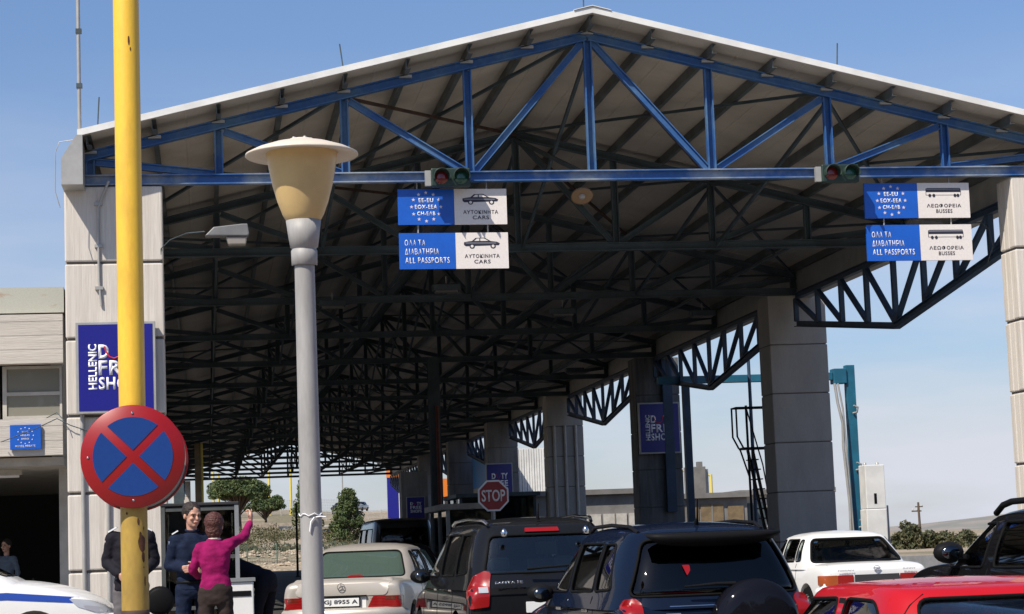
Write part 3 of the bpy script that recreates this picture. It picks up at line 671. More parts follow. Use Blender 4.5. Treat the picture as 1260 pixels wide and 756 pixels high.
# ------------------------------------------------------------------ left building
bl = thing('concrete_building', 'pale boarded concrete building with rusty parapet at the left edge', 'building', (-8, 40, 0))
def bb(name, m, x0, x1, y0, y1, z0, z1, bevel=0): return box(name, m, bl, x0 + 8, x1 + 8, y0 - 40, y1 - 40, z0, z1, bevel)
bb('parapet_flashing', RUSTM, -14, -2.36, 36.2, 36.3, 5.62, 6.06)
bb('parapet_flashing', RUSTM, -14, -2.36, 36.3, 60, 6.02, 6.05)
bb('roof_slab', CORE, -14, -2.4, 36.5, 60, 5.3, 5.6)
for k in range(7): bb('concrete_board', CONC2, -14, -2.37, 36.0 + .004 * (k % 2), 36.3, 4.73 + .12 * k + .001, 4.73 + .12 * (k + 1) - .001)
for k in range(5): bb('concrete_board', CONC2, -14, -2.39, 36.0 + .004 * (k % 2), 36.3, 3.16 + .125 * k + .001, 3.16 + .125 * (k + 1) - .001)
bb('soffit', CREAM, -14, -2.4, 36.31, 52, 3.0, 3.14)
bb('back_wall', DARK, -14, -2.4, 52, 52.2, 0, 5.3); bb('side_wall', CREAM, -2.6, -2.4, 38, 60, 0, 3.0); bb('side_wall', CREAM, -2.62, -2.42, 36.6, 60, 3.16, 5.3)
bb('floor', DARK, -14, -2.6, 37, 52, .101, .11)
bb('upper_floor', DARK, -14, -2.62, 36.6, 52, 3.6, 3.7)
for k in range(6):
    x1 = -2.42 - k * 1.05; w_ = MB()
    fx0, fx1 = x1 - 1.0 + 8, x1 + 8
    fr_ = bpy.data.objects.new('window', None); COL.objects.link(fr_); fr_.parent = bl; fr_.location = (0, -3.62, 0)
    zz0, zz1 = 3.81, 4.72
    b = MB(); b.box(fx0, fx0 + .07, 0, .06, zz0, zz1); b.box(fx1 - .04, fx1, 0, .06, zz0, zz1); b.box(fx0 + .07, fx1 - .04, 0, .06, zz0, zz0 + .05); b.box(fx0 + .07, fx1 - .04, 0, .06, zz1 - .05, zz1); b.box(fx0 + .07, fx1 - .04, .002, .05, zz0 + .40, zz0 + .46)
    b.build('frame', CREAM, fr_)
    MB().box(fx0 + .07, fx1 - .04, .025, .032, zz0 + .05, zz0 + .40).build('pane', G_BLD, fr_)
    MB().box(fx0 + .07, fx1 - .04, .025, .032, zz0 + .46, zz1 - .05).build('pane', G_BLD, fr_)
t = thing('tube_lamp', 'short cream tube lamp under the building soffit', 'lamp', (-3.5, 37.5, 2.9))
box('casing', CREAM, t, -.6, .3, -.06, .06, 0, .1, bevel=.01); box('tube', WHT, t, -.55, .25, -.02, .02, -.045, -.003)
t = thing('border_sign', 'small blue sign with ring of stars on the concrete band at left', 'sign', (-3.0, 35.95, 3.262))
box('panel', ROYAL, t, -.262, .252, -.01, .03, 0, .42, bevel=.004)
for k in range(12): MB().prism(star_poly(-.01 + .135 * sin(k * pi / 6), .235 + .135 * cos(k * pi / 6), .014), -.014, -.0105).build('star', WHT, t)
for s_, hw, z in (('E\u039b\u039b\u0391\u03a3', .05, .285), ('HELLAS', .075, .225), ('GREECE', .065, .165)): text(s_, -.01 - hw, -.01 + hw, z, z + .028, WHT, t, -.0105, .01)
text('\u039a\u0391\u039b\u03a9\u03a3 \u0397\u03a1\u0398\u0391\u03a4\u0395', -.17, .16, .04, .075, WHT, t, -.0105, .01)
t = thing('service_cable', 'thin loose cables looping between the building and the left pillar', 'cable', (-2.2, 31.9, 3.45))
MB().tube([(-1.2, 4.0, -.05), (-.5, 2.0, .02), (0, .0, .05), (.2, -.02, -.06), (.45, -.02, -.15)], .008, 5).build('cable', DSTEEL, t)
MB().tube([(-.3, 2.0, .2), (0, 0, .14), (.1, -.03, .02), (.14, -.03, -.1)], .007, 5).build('cable', DSTEEL, t)

# ------------------------------------------------------------------ stop sign and things under the canopy
t = thing('stop_sign', 'octagonal red STOP sign with white rim inside the canopy', 'road sign', (6.20, 45, .14))
O = lambda r, z: [(r * cos(pi / 8 + k * pi / 4), z + r * sin(pi / 8 + k * pi / 4)) for k in range(8)]
MB().prism(O(.365, 2.30), -.02, -.004).build('rim', WHT, t); MB().prism(O(.325, 2.30), -.026, -.0205).build('face', REDS, t)
text('STOP', -.26, .26, 2.17, 2.43, WHT, t, -.0265, .02); MB().tube([(0, .03, 0), (0, .03, 2.6)], .035, 10).build('post', ALU, t)
t = thing('steel_post', 'dark tall steel post with a rust red pipe in the middle of the canopy', 'post', (6.9, 62, .0))
MB().chan((-.05, 0, .1), (-.05, 0, 7.07), .34, .3, .03, up=(0, 1, 0)).build('column', DSTEEL, t)
MB().tube([(.0, -.24, .14), (.0, -.24, 5.6)], .055, 8).build('pipe', mat('rust_red_pipe', (0.16, 0.035, 0.02), 0.7, var=0.4), t)
def booth(name, label, x0, x1, y0, y1, z1, post=ALU, roof=GREYB, group='passport booths'):
    t = thing(name, label, 'booth', ((x0 + x1) / 2, (y0 + y1) / 2, .0), 0, group); hx, hy = (x1 - x0) / 2, (y1 - y0) / 2
    box('lower_wall', CREAM if post is ALU else GREYB, t, -hx, hx, -hy, hy, .1, 1.0, bevel=.01); box('roof', roof, t, -hx - .15, hx + .15, -hy - .15, hy + .15, z1 - .16, z1, bevel=.02)
    box('inner_wall', DARK, t, -hx + .3, hx - .3, hy - .2, hy - .1, 1.0, z1 - .17)
    for sx in (-1, 1):
        for sy in (-1, 0, 1): box('frame_post', post, t, sx * hx - .05 * (1 + sx), sx * hx + .05 * (1 - sx), sy * hy - .05 * (1 + sy), sy * hy + .05 * (1 - sy), 1.001, z1 - .161)
    for sy in (-1, 1): MB().box(-hx + .1, hx - .1, sy * (hy - .05), sy * (hy - .05) + .008, 1.001, z1 - .161).build('window_pane', G_KSK, t)
    for sx in (-1, 1): MB().box(sx * (hx - .05), sx * (hx - .05) + .008, -hy + .1, hy - .1, 1.001, z1 - .161).build('window_pane', G_KSK, t)
    return t
booth('passport_booth', 'pale-framed booth left of the octagonal sign', 6.3, 7.6, 55, 59, 2.5, ALU, CREAM)
booth('passport_booth', 'dark low booth between the octagonal sign and the pipe-clad pillar', 9.7, 12.7, 80, 84, 3.4, DSTEEL, DSTEEL)
# concrete stub with a small navy sign
t = thing('sign_tower', 'shaded grey slab tower with a small navy sign', 'tower', (8.47, 85, 0))
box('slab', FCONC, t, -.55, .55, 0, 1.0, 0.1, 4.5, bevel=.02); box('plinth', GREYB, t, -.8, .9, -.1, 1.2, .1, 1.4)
shop_sign('shop_sign', 'small navy shop sign on the grey slab tower in the shade', 8.10, 8.86, 2.56, 3.47, 84.85, full=False)
BOOTHM = mat('dull_dark_aluminium', (0.10, 0.105, 0.10), 0.5, 0.3, var=.3)
# guard booth next to the policeman
t = thing('guard_booth', 'small aluminium and glass guard booth behind the policeman', 'booth', (-.06, 26.3, .1))
for x in (-.46, .42):
    for y in (-.9, .9): box('frame_post', BOOTHM if x < 0 else ALU, t, x - .025, x + .025, y - .03, y + .03, 0, 1.86)
for z in (0, .62, 1.22, 1.80):
    for y in (-.9, .9): box('rail', BOOTHM, t, -.434, .394, y - .02, y + .02, z + .001, z + .045)
    for x in (-.46, .42): box('rail', BOOTHM, t, x - .02, x + .02, -.869, .869, z + .001, z + .045)
box('roof', DARK, t, -.49, .45, -.94, .94, 1.862, 1.90, bevel=.01); box('back_panel', DARK, t, -.42, .38, .93, .96, .05, 1.9)
for z0, z1 in ((.046, .62), (.666, 1.22), (1.266, 1.80)):
    MB().box(-.425, .385, -.905, -.897, z0, z1).build('glass_pane', G_KSK, t)
    for x in (-.46, .42): MB().box(x - .004, x + .004, -.865, .865, z0, z1).build('glass_pane', G_KSK, t)
t = thing('folding_chair', 'black round-backed chair beside the guard booth', 'chair', (-.52, 23.1, .1))
MB().lathe([(0, -.03), (.12, -.028), (.16, 0), (.12, .028), (0, .03)], (0, 0, .79), 24, axis='Y').build('backrest', BLACK, t)
MB().lathe([(0, .40), (.17, .40), (.19, .42), (.18, .45), (0, .46)], (0, -.2, 0), 20).build('seat', BLACK, t)
for sx, sy in ((-1, -.36), (1, -.36), (-1, -.02), (1, -.02)): MB().tube([(sx * .12, sy, .41), (sx * .16, sy, 0)], .012, 8).build('leg', CHROME, t)
MB().tube([(0, 0, .42), (0, .02, .8)], .015, 8).build('back_stem', CHROME, t)
t = thing('barrier_cabinet', 'low white cabinet with a dark slot by the woman', 'cabinet', (.33, 23.4, .1))
box('body', WHITEC, t, -.17, .17, -.15, .15, 0, .96, bevel=.015); box('cap', ALU, t, -.19, .19, -.17, .17, .962, 1.0); box('slot', BLACK, t, -.14, .14, -.158, -.151, .80, .86)

# ------------------------------------------------------------------ cars
def lerp(a, b, t): return a + (b - a) * t
def apply_mods(o):
    o.update_tag(); bpy.context.view_layer.update()
    dg = bpy.context.evaluated_depsgraph_get(); me = bpy.data.meshes.new_from_object(o.evaluated_get(dg))
    old = o.data; o.modifiers.clear(); o.data = me
    return o
def bvh_of(objs):
    vs = []; fs = []
    for o in objs:
        k = len(vs); vs += [v.co.copy() for v in o.data.vertices]; fs += [[i + k for i in p.vertices] for p in o.data.polygons]
    return BVHTree.FromPolygons(vs, fs)
def ring(S, t, inset=0.0, zc=None, n=56):
    """horizontal-ish ring of the cabin; t 0 at the belt, 1 at the roof edge"""
    hw = lerp(S['gw0'], S['gw1'], t) + 0.025 * sin(pi * min(1, max(0, t))) - inset
    yr = lerp(S['gyr0'], S['gyr1'], t) + inset; yf = lerp(S['gyf0'], S['gyf1'], t) - inset
    yr += S.get('rbow', .04) * sin(pi * min(1, max(0, t))) * -1
    if yf - yr < .1: yr, yf = (yr + yf) / 2 - .05, (yr + yf) / 2 + .05
    hw = max(hw, .03)
    ym, hy = (yr + yf) / 2, (yf - yr) / 2; pts = []
    e = S.get('ge', 7)
    for k in range(n):
        a = 2 * pi * (k + .5) / n; c, s_ = cos(a), sin(a)
        x = hw * (abs(c) ** (2 / e)) * (1 if c > 0 else -1); y = hy * (abs(s_) ** (2 / e)) * (1 if s_ > 0 else -1)
        # bow of front and rear glass in plan
        bow = S.get('bow', .10) * (x / hw) ** 2
        yy = ym + y - (bow * max(0, (y / hy)) ** 3 if y > 0 else -bow * .6 * (-y / hy) ** 3)
        pts.append([x, yy])
    z = lerp(S['belt'], S['roof'], t) if zc is None else zc
    res = []
    for x, y in pts:
        u = (y - (S['gyr1'] + S['gyf1']) / 2) / ((S['gyf1'] - S['gyr1']) / 2)
        arc = -S.get('arc', .05) * min(1.6, u * u) * max(0, t) - S.get('fdrop', 0.0) * max(0, u) * max(0, t)
        res.append((x, y, z + arc))
    return res
def cabin_mesh(S, inset=0.0, zi=0.0, tb=-0.15, closed=True):
    rs = [ring(S, tb, inset), ring(S, 0, inset)] + [ring(S, k / 6, inset) for k in range(1, 6)]
    R_ = S['roof'] - zi
    for t_, ins, dz in ((.93, 0, None), (.985, .012, None), (1.0, .035, .0), (1.0, .075, -.016), (1.0, .16, -.032), (1.0, .32, -.048), (1.0, .52, -.056)):
        r = ring(S, t_, inset + ins)
        if dz is not None: r = [(x, y, z - dz * (S.get('crown', 1) if dz < -.001 else 1) - zi) for x, y, z in r]
        rs.append(r)
    n = len(rs[0]); b = MB(); vs = [p for r in rs for p in r]
    fs = [(i * n + k, i * n + (k + 1) % n, (i + 1) * n + (k + 1) % n, (i + 1) * n + k) for i in range(len(rs) - 1) for k in range(n)]
    b.add(vs, fs, 0, True)
    if closed: b.f.append(list(range(n))[::-1]); b.mi.append(0); b.sm.append(False)
    c = Vector((0, sum(p[1] for p in rs[-1]) / n, rs[-1][0][2] * .5 + rs[-1][n // 2][2] * .5 + .004)); L0 = len(b.v); b.v.append(tuple(c)); k0 = (len(rs) - 1) * n
    for k in range(n): b.f.append([k0 + k, k0 + (k + 1) % n, L0]); b.mi.append(0); b.sm.append(True)
    return b
def boolean(o, cut, op='DIFFERENCE'):
    cut.parent = o.parent; m = o.modifiers.new('b', 'BOOLEAN'); m.object = cut; m.operation = op; m.solver = 'EXACT'
    apply_mods(o); bpy.data.objects.remove(cut)
def smooth_angle(o, a=35):
    for p in o.data.polygons: p.use_smooth = True
    o.data.set_sharp_from_angle(angle=radians(a))
def decal(bvh, poly, d, off, m, parent, name, up=(0, 0, 1), origin=(0, 2, 1), dist=8, step=.07, thick=.006, rc=.02):
    """sheet that follows the body: the outline (a, b) is read in the plane facing direction d and laid onto the surface"""
    d = Vector(d).normalized(); u = Vector(up); a = d.cross(u).normalized(); b_ = a.cross(d).normalized()
    poly = rnd_poly(poly, rc) if rc else poly
    P = []
    for i in range(len(poly)):
        p, q = Vector(poly[i]), Vector(poly[(i + 1) % len(poly)]); k = max(1, int((q - p).length / step))
        P += [p.lerp(q, j / k) for j in range(k)]
    nb = len(P); x0, x1 = min(p.x for p in P), max(p.x for p in P); y0, y1 = min(p.y for p in P), max(p.y for p in P)
    inside = []
    y = y0 + step
    while y < y1 - step * .3:
        x = x0 + step
        while x < x1 - step * .3:
            c = False
            for i in range(nb):
                p, q = P[i], P[(i + 1) % nb]
                if (p.y > y) != (q.y > y) and x < (q.x - p.x) * (y - p.y) / (q.y - p.y) + p.x: c = not c
            if c and min((p - Vector((x, y))).length for p in P) > step * .4: inside.append(Vector((x, y)))
            x += step
        y += step
    vs, _, fs, *_r = geometry.delaunay_2d_cdt(P + inside, [], [list(range(nb))], 1, 1e-5)
    pos = []; o0 = Vector(origin); dep = []
    for v in vs:
        base = o0 + a * (v.x - o0.dot(a)) + b_ * (v.y - o0.dot(b_)); st = base - d * dist
        hit = bvh.ray_cast(st, d); dep.append(((hit[0] - st).dot(d) if hit[0] else 1e3, st))
    dm = sorted(x[0] for x in dep)[len(dep) // 3]
    for dd_, st in dep: pos.append(st + d * (min(dd_, dm + .16) - off))
    b = MB(); n = len(pos)
    b.add([p for p in pos] + [p + d * thick for p in pos], [list(f) for f in fs] + [[i + n for i in f][::-1] for f in fs] + [(i, (i + 1) % nb, n + (i + 1) % nb, n + i) for i in range(nb)], 0, True)
    o = b.build(name, m, parent); o.data.set_sharp_from_angle(angle=radians(50)); return o
def surf_line(bvh, pts, d, r, m, parent, name, off=.0, up=(0, 0, 1), closed=False, dist=8, step=.05, n=6):
    d = Vector(d).normalized(); u = Vector(up); a = d.cross(u).normalized(); b_ = a.cross(d).normalized(); out_ = []
    P = [Vector(p) for p in pts] + ([Vector(pts[0])] if closed else []); S_ = []
    for i in range(len(P) - 1):
        k = max(1, int((P[i + 1] - P[i]).length / step)); S_ += [P[i].lerp(P[i + 1], j / k) for j in range(k)]
    S_.append(P[-1])
    for v in S_:
        st = a * v.x + b_ * v.y - d * dist + d * d.dot(Vector((0, 2, 1)))
        hit = bvh.ray_cast(st, d)
        if hit[0]: out_.append(hit[0] - d * off)
    if len(out_) < 2: return None
    return MB().tube(out_, r, n).build(name, m, parent)
def wheel(parent, x, y, r, wd=.20):
    s = 1 if x > 0 else -1
    o = bpy.data.objects.new('wheel', None); COL.objects.link(o); o.parent = parent; o.location = (x, y, r)
    MB().lathe([(r * .64, -wd / 2), (r * .93, -wd / 2), (r, -wd * .33), (r, wd * .33), (r * .93, wd / 2), (r * .64, wd / 2), (r * .62, 0)], n=36, axis='X').build('tyre', RUBBER, o)
    b = MB().lathe([(r * .63, s * wd * .47), (r * .58, s * wd * .44), (r * .56, s * wd * .1), (0, s * wd * .1)], n=32, axis='X')
    for k in range(6):
        a = k * pi / 3; b.beam((s * wd * .42, 0, 0), (s * wd * .40, r * .58 * cos(a), r * .58 * sin(a)), .02, .07, up=(1, 0, 0))
    b.lathe([(.05, s * wd * .46), (0, s * wd * .47)], n=16, axis='X'); b.build('rim', ALU, o)
def make_car(name, label, loc, yaw, S, paint, glassm, group=None):
    t = thing(name, label, S.get('cat', 'car'), loc, yaw, group)
    Lc, W = S['L'], S['W'] / 2
    # lower body
    st = S['st']; prof = []; b = MB(); m_ = 9
    for (y, wf, zl, zt, cr) in st:
        w_ = W * wf; h_ = zt - zl
        half = [(0, zl), (.80 * w_, zl), (.95 * w_, zl + .07), (w_, zl + .30 * h_), (w_ * .995, zl + .62 * h_), (w_ * .975, zt - .07), (w_ * .90, zt - .012), (w_ * .55, zt + cr * .7), (0, zt + cr)]
        prof.append([(x, y, z) for x, z in half] + [(-x, y, z) for x, z in half[-2:0:-1]])
    n = len(prof[0]); vs = [p for r in prof for p in r]
    fs = [(i * n + k, i * n + (k + 1) % n, (i + 1) * n + (k + 1) % n, (i + 1) * n + k) for i in range(len(prof) - 1) for k in range(n)]
    for base, rev in ((0, True), ((len(prof) - 1) * n, False)):
        for k in range(n // 2 - 0):
            q = [base + k, base + (k + 1) % n, base + (n - k - 1) % n, base + (n - k) % n]
            q = list(dict.fromkeys(q))
            if len(q) > 2: fs.append(tuple(q if rev else q[::-1]))
    b.add(vs, fs, 0, True); body = b.build('body', paint, t)
    sb = body.modifiers.new('s', 'SUBSURF'); sb.levels = sb.render_levels = 2; apply_mods(body)
    cab = cabin_mesh(S).build('cabin', paint, t)
    bv = bvh_of([body, cab]); t_bv = bv
    cabv = bvh_of([cab])
    inner = cabin_mesh(S, .045, .045, -.9).build('inner', DARK, None); boolean(cab, inner)
    lw = S['W']
    for poly in S['side_win']:
        c = MB().prism(rnd_poly(poly, S.get('wr', .05)), -lw, lw, 'X').build('c', DARK, None); boolean(cab, c)
    if S.get('rear_win'):
        c = MB().prism(rnd_poly(S['rear_win'], S.get('rwr', .07)), -2, S['gyr1'] + .35, 'Y').build('c', DARK, None); boolean(cab, c)
    c = MB().prism(rnd_poly(S['front_win'], .07), S['gyf1'] - .35, Lc + 1, 'Y').build('c', DARK, None); boolean(cab, c)
    for y in S['axles']:
        c = MB(); r = S['wr_'] + .055; prof_ = [(r * cos(k * pi / 14), r * sin(k * pi / 14)) for k in range(28)]
        c.prism([(y + p[0], S['wr_'] + p[1]) for p in prof_], -W - .1, -W + .27, 'X'); c = c.build('c', DARK, None); boolean(body, c)
        c = MB().prism([(y + p[0], S['wr_'] + p[1]) for p in prof_], W - .27, W + .1, 'X').build('c', DARK, None); boolean(body, c)
    for o in (body, cab): smooth_angle(o)
    # glass
    gsrc = cabin_mesh(S, .014, .014, 0.0, False); me = gsrc.mesh('g', glassm)
    par = {'windscreen': [], 'rear_window': [], 'side_window_l': [], 'side_window_r': []}
    for p in me.polygons:
        if p.center.z > S['roof'] - .05: continue
        nn = p.normal
        key = 'windscreen' if nn.y > .45 else ('rear_window' if nn.y < -.45 else ('side_window_r' if nn.x > 0 else 'side_window_l'))
        par[key].append(p.index)
    for k, idx in par.items():
        if not idx: continue
        gb = MB(); mp_ = {}
        for i in idx:
            f = []
            for vi in me.polygons[i].vertices:
                if vi not in mp_: mp_[vi] = len(gb.v); gb.v.append(tuple(me.vertices[vi].co))
                f.append(mp_[vi])
            gb.f.append(f); gb.mi.append(0); gb.sm.append(True)
        nm = k.replace('_l', '').replace('_r', '') if k.startswith('side') else k
        gl = MB.build(gb, nm, S.get('rear_glass', glassm) if k == 'rear_window' else glassm, t)
        so_ = gl.modifiers.new('solid', 'SOLIDIFY'); so_.thickness = .005; so_.offset = -1
    # rubber seals round the openings
    for poly in S['side_win']:
        for s in (-1, 1): surf_line(cabv, [(-p[0] * s if s > 0 else p[0], p[1]) if False else (p[0] * (1 if s < 0 else 1), p[1]) for p in rnd_poly(poly, S.get('wr', .05))], (-s, 0, 0), .009, RUBBER, t, 'window_seal', closed=True) if False else None
    def side_line(poly, s, r=.009, m=RUBBER, name='window_seal', closed=True, off=0, bvv=None, rc=True):
        P_ = rnd_poly(poly, S.get('wr', .05)) if rc else poly; o_ = []
        P_ = P_ + ([P_[0]] if closed else [])
        for i in range(len(P_) - 1):
            p, q = Vector(P_[i]), Vector(P_[i + 1]); k = max(1, int((q - p).length / .06))
            for j in range(k + (1 if i == len(P_) - 2 and not closed else 0)):
                v = p.lerp(q, j / k); h = (bvv or cabv).ray_cast(Vector((s * 3, v.x, v.y)), Vector((-s, 0, 0)))
                if h[0]: o_.append(h[0] + Vector((s * off, 0, 0)))
        if closed and o_: o_.append(o_[0])
        if len(o_) > 1: MB().tube(o_, r, 6).build(name, m, t)
    S['side_line'] = side_line
    for poly in S['side_win']:
        for s in (-1, 1): side_line(poly, s, S.get('seal', .010))
    def end_line(poly, s, r=.012, m=RUBBER, name='window_seal'):
        P_ = rnd_poly(poly, .07); P_ = P_ + [P_[0]]; o_ = []
        for i in range(len(P_) - 1):
            p, q = Vector(P_[i]), Vector(P_[i + 1]); k = max(1, int((q - p).length / .08))
            for j in range(k):
                v = p.lerp(q, j / k); h = cabv.ray_cast(Vector((v.x, 2 + s * 6, v.y)), Vector((0, -s, 0)))
                if h[0]: o_.append(h[0])
        if o_: o_.append(o_[0]); MB().tube(o_, r, 6).build(name, m, t)
    if S.get('rear_win'): end_line(S['rear_win'], -1, S.get('rseal', .012))
    end_line(S['front_win'], 1)
    # cabin floor, seats, dashboard, steering wheel
    zb = S['belt']; yf, yr = S['gyf1'], S['gyr1']; wi = S['gw1']
    for s in (-1, 1):
        b = MB(); y = lerp(yr, yf, .62)
        b.box(s * .36 - .22, s * .36 + .22, y - .06, y + .04, zb - .35, zb + .22); b.box(s * .36 - .12, s * .36 + .12, y - .07, y + .02, zb + .27, zb + .42); b.box(s * .36 - .02, s * .36 + .02, y - .03, y, zb + .2, zb + .3)
        b.build('front_seat', SEAT, t, bevel=.03)
    y = max(lerp(yr, yf, .13), S['gyr0'] + .25) if S.get('sedan') else lerp(yr, yf, .25)
    b = MB().box(-wi + .12, wi - .12, y - .07, y + .05, zb - .3, zb + .10)
    for s in (-1, 1): b.box(s * .38 - .11, s * .38 + .11, y - .07, y + .0, zb + .11, zb + .25)
    b.build('rear_seat', SEAT, t, bevel=.03)
    box('dashboard', DARK, t, -wi + .1, wi - .1, S['gyf0'] - .75, S['gyf0'] - .3, zb - .2, zb + .035, .03)
    ys_ = S['gyf0'] - .85; MB().tube([(-.36 + .18 * cos(k * pi / 12), ys_ - .05 * sin(k * pi / 12), zb + .02 + .18 * sin(k * pi / 12)) for k in range(25)], .016, 6).build('steering_wheel', BLACK, t)
    # mirrors
    for s in (-1, 1):
        ym, zm, wm = S['mirror']; h = bv.ray_cast(Vector((s * 3, ym, zm)), Vector((-s, 0, 0))); xb = abs(h[0].x) if h[0] else W
        o = MB().lathe([(0, -.06), (.07, -.05), (.105, 0), (.085, .07), (.03, .12), (0, .125)], n=16, axis='Y').build('wing_mirror', S.get('mirror_mat', BLACK), t, (s * (xb + wm), ym, zm + .03)); o.scale = (1.25, 1, .85)
        MB().lathe([(0, -.0615), (.066, -.0605), (.067, -.055)], n=16, axis='Y').build('mirror_glass', mat('mirror_dark', (0.10, 0.11, 0.12), 0.05, 1.0), t, (s * (xb + wm), ym, zm + .03)).scale = (1.15, 1, .8)
        MB().beam((s * (xb - .03), ym, zm - .01), (s * (xb + wm * .6), ym, zm + .01), .05, .04).build('mirror_arm', BLACK, t)
    for y in S['axles']:
        for s in (-1, 1): wheel(t, s * (W - .11), y, S['wr_'])
    # side lines: door gaps, sill trim, handles
    for y_ in S.get('gaps', []):
        for s in (-1, 1): side_line([(y_, S['belt'] + .02), (y_ + .01, S['belt'] - .35), (y_ - .01, .35)], s, .005, BLACK, 'door_gap', False, -.001, bv, False)
    for y_ in S.get('handles', []):
        for s in (-1, 1):
            h = bv.ray_cast(Vector((s * 3, y_, S['belt'] - .11)), Vector((-s, 0, 0)))
            if h[0]: MB().box(-.012, .02, -.09, .09, -.015, .015).build('door_handle', S.get('handle_mat', paint), t, (h[0].x, y_, S['belt'] - .11), bevel=.006)
    for s in (-1, 1): side_line([(.2, .42), (Lc - .2, .42)], s, .012, BLACK, 'side_moulding', False, 0, bv, False)
    # bumpers
    for yb, sy in ((st[0][0], -1), (st[-1][0], 1)):
        pts = [(-W * .98, yb - sy * .28, .5), (-W * .93, yb - sy * .06, .5), (-W * .6, yb + sy * .05, .5), (0, yb + sy * .075, .5), (W * .6, yb + sy * .05, .5), (W * .93, yb - sy * .06, .5), (W * .98, yb - sy * .28, .5)]
        o = MB().tube(pts, [.05] + [.08] * 5 + [.05], 12).build('bumper', S.get('bumper', paint), t); o.scale = (1, 1, 1.25); o.location.z = -.12
    S['bv'] = bv
    return t, bv, side_line
def stations(L_, zl, deck_r, deck_f, belt, rear=(.9, .96), nose=(.86,)):
    """rear deck height, front bonnet height"""
    return None

# SUV pair -----------------------------------------------------------
SUV = dict(L=4.5, W=1.84, belt=1.08, roof=1.735, gw0=.88, gw1=.68, gyr0=.03, gyr1=.30, gyf0=3.35, gyf1=2.55, arc=.05, ge=9, bow=.10,
    st=[(.0, .955, .40, .92, 0), (.03, .985, .30, 1.02, .01), (.14, 1.0, .26, 1.06, .01), (.45, 1.0, .24, 1.07, .01), (1.2, 1.0, .22, 1.07, .01), (2.6, 1.0, .22, 1.06, .01), (3.2, .99, .22, 1.05, .02), (3.5, .98, .22, 1.0, .035), (4.1, .95, .26, .93, .03), (4.42, .88, .32, .80, .02), (4.5, .78, .38, .70, .0)],
    side_win=[[(.42, 1.17), (1.05, 1.14), (1.12, 1.60), (.62, 1.60)], [(1.13, 1.14), (2.02, 1.13), (2.06, 1.61), (1.20, 1.61)], [(2.12, 1.13), (3.12, 1.12), (2.62, 1.60), (2.16, 1.61)]],
    rear_win=[(-.71, 1.16), (.71, 1.16), (.60, 1.58), (-.60, 1.58)], front_win=[(-.70, 1.13), (.70, 1.13), (.58, 1.62), (-.58, 1.62)],
    axles=(.85, 3.55), wr_=.35, mirror=(2.78, 1.10, .12), gaps=(1.10, 2.10, 3.12), handles=(1.3, 2.3), seal=.011, handle_mat=CHROME)
zg = ground_z(23.6) - .0
A, bv, sl_ = make_car('suv', 'black seven-window SUV with red tail lamps and silver roof rails, behind the octagonal sign', (3.76, 23.0, zg), radians(3.5), dict(SUV), GRYC, G_CLR)
for s in (-1, 1):
    # tall wrap-round tail lamps
    o = decal(bv, [(-.90, .78), (-.69, .80), (-.665, 1.05), (-.64, 1.17), (-.70, 1.20), (-.82, 1.14), (-.90, .98)] if s < 0 else [(.90, .78), (.90, .98), (.82, 1.14), (.70, 1.20), (.64, 1.17), (.665, 1.05), (.69, .80)], (0, 1, 0), .022, TAILR, A, 'tail_light', step=.03, thick=.05)
    decal(bv, [(s * .80, .955), (s * .69, .955), (s * .69, 1.02), (s * .79, 1.02)][::(1 if s > 0 else -1)], (0, 1, 0), .03, CLEARL, A, 'reverse_lens', step=.04, thick=.02, rc=.008)
    MB().tube([(s * .60, .35, 1.71), (s * .625, .50, 1.755), (s * .635, 1.3, 1.785), (s * .63, 2.2, 1.77), (s * .61, 2.5, 1.73)], .02, 8).build('roof_rail', CHROME if s < 0 else CHROME, A)
    MB().lathe([(0, 0), (.035, .01), (.04, .05), (.02, .09), (0, .1)], (s * .47, .10, 1.56), 12).build('glass_hinge', CHROME, A)
decal(bv, [(-.20, 1.615), (.20, 1.615), (.19, 1.66), (-.19, 1.66)], (0, 1, 0), .02, TAILR, A, 'high_brake_light', step=.05, thick=.03, rc=.01)
MB().tube([(0, .45, 1.76), (0, .43, 1.79), (.0, .38, 1.93)], [.03, .012, .006], 8).build('antenna', BLACK, A)
text('SANTA FE', -.62, -.30, 1.045, 1.075, CHROME, A, -.035, .02)
MB().tube([(-.25, -.03, 1.20), (.05, -.045, 1.215), (.45, -.03, 1.235)], [.016, .013, .009], 6).build('wiper', BLACK, A)
decal(bv, [(-.70, .93), (.70, .93), (.70, 1.0), (-.70, 1.0)], (0, 1, 0), .015, BLACK, A, 'tailgate_trim', step=.1, thick=.02)
decal(bv, [(-.27, .72), (.27, .72), (.27, .84), (-.27, .84)], (0, 1, 0), .02, PLATE, A, 'number_plate', step=.1, thick=.012, rc=.01)
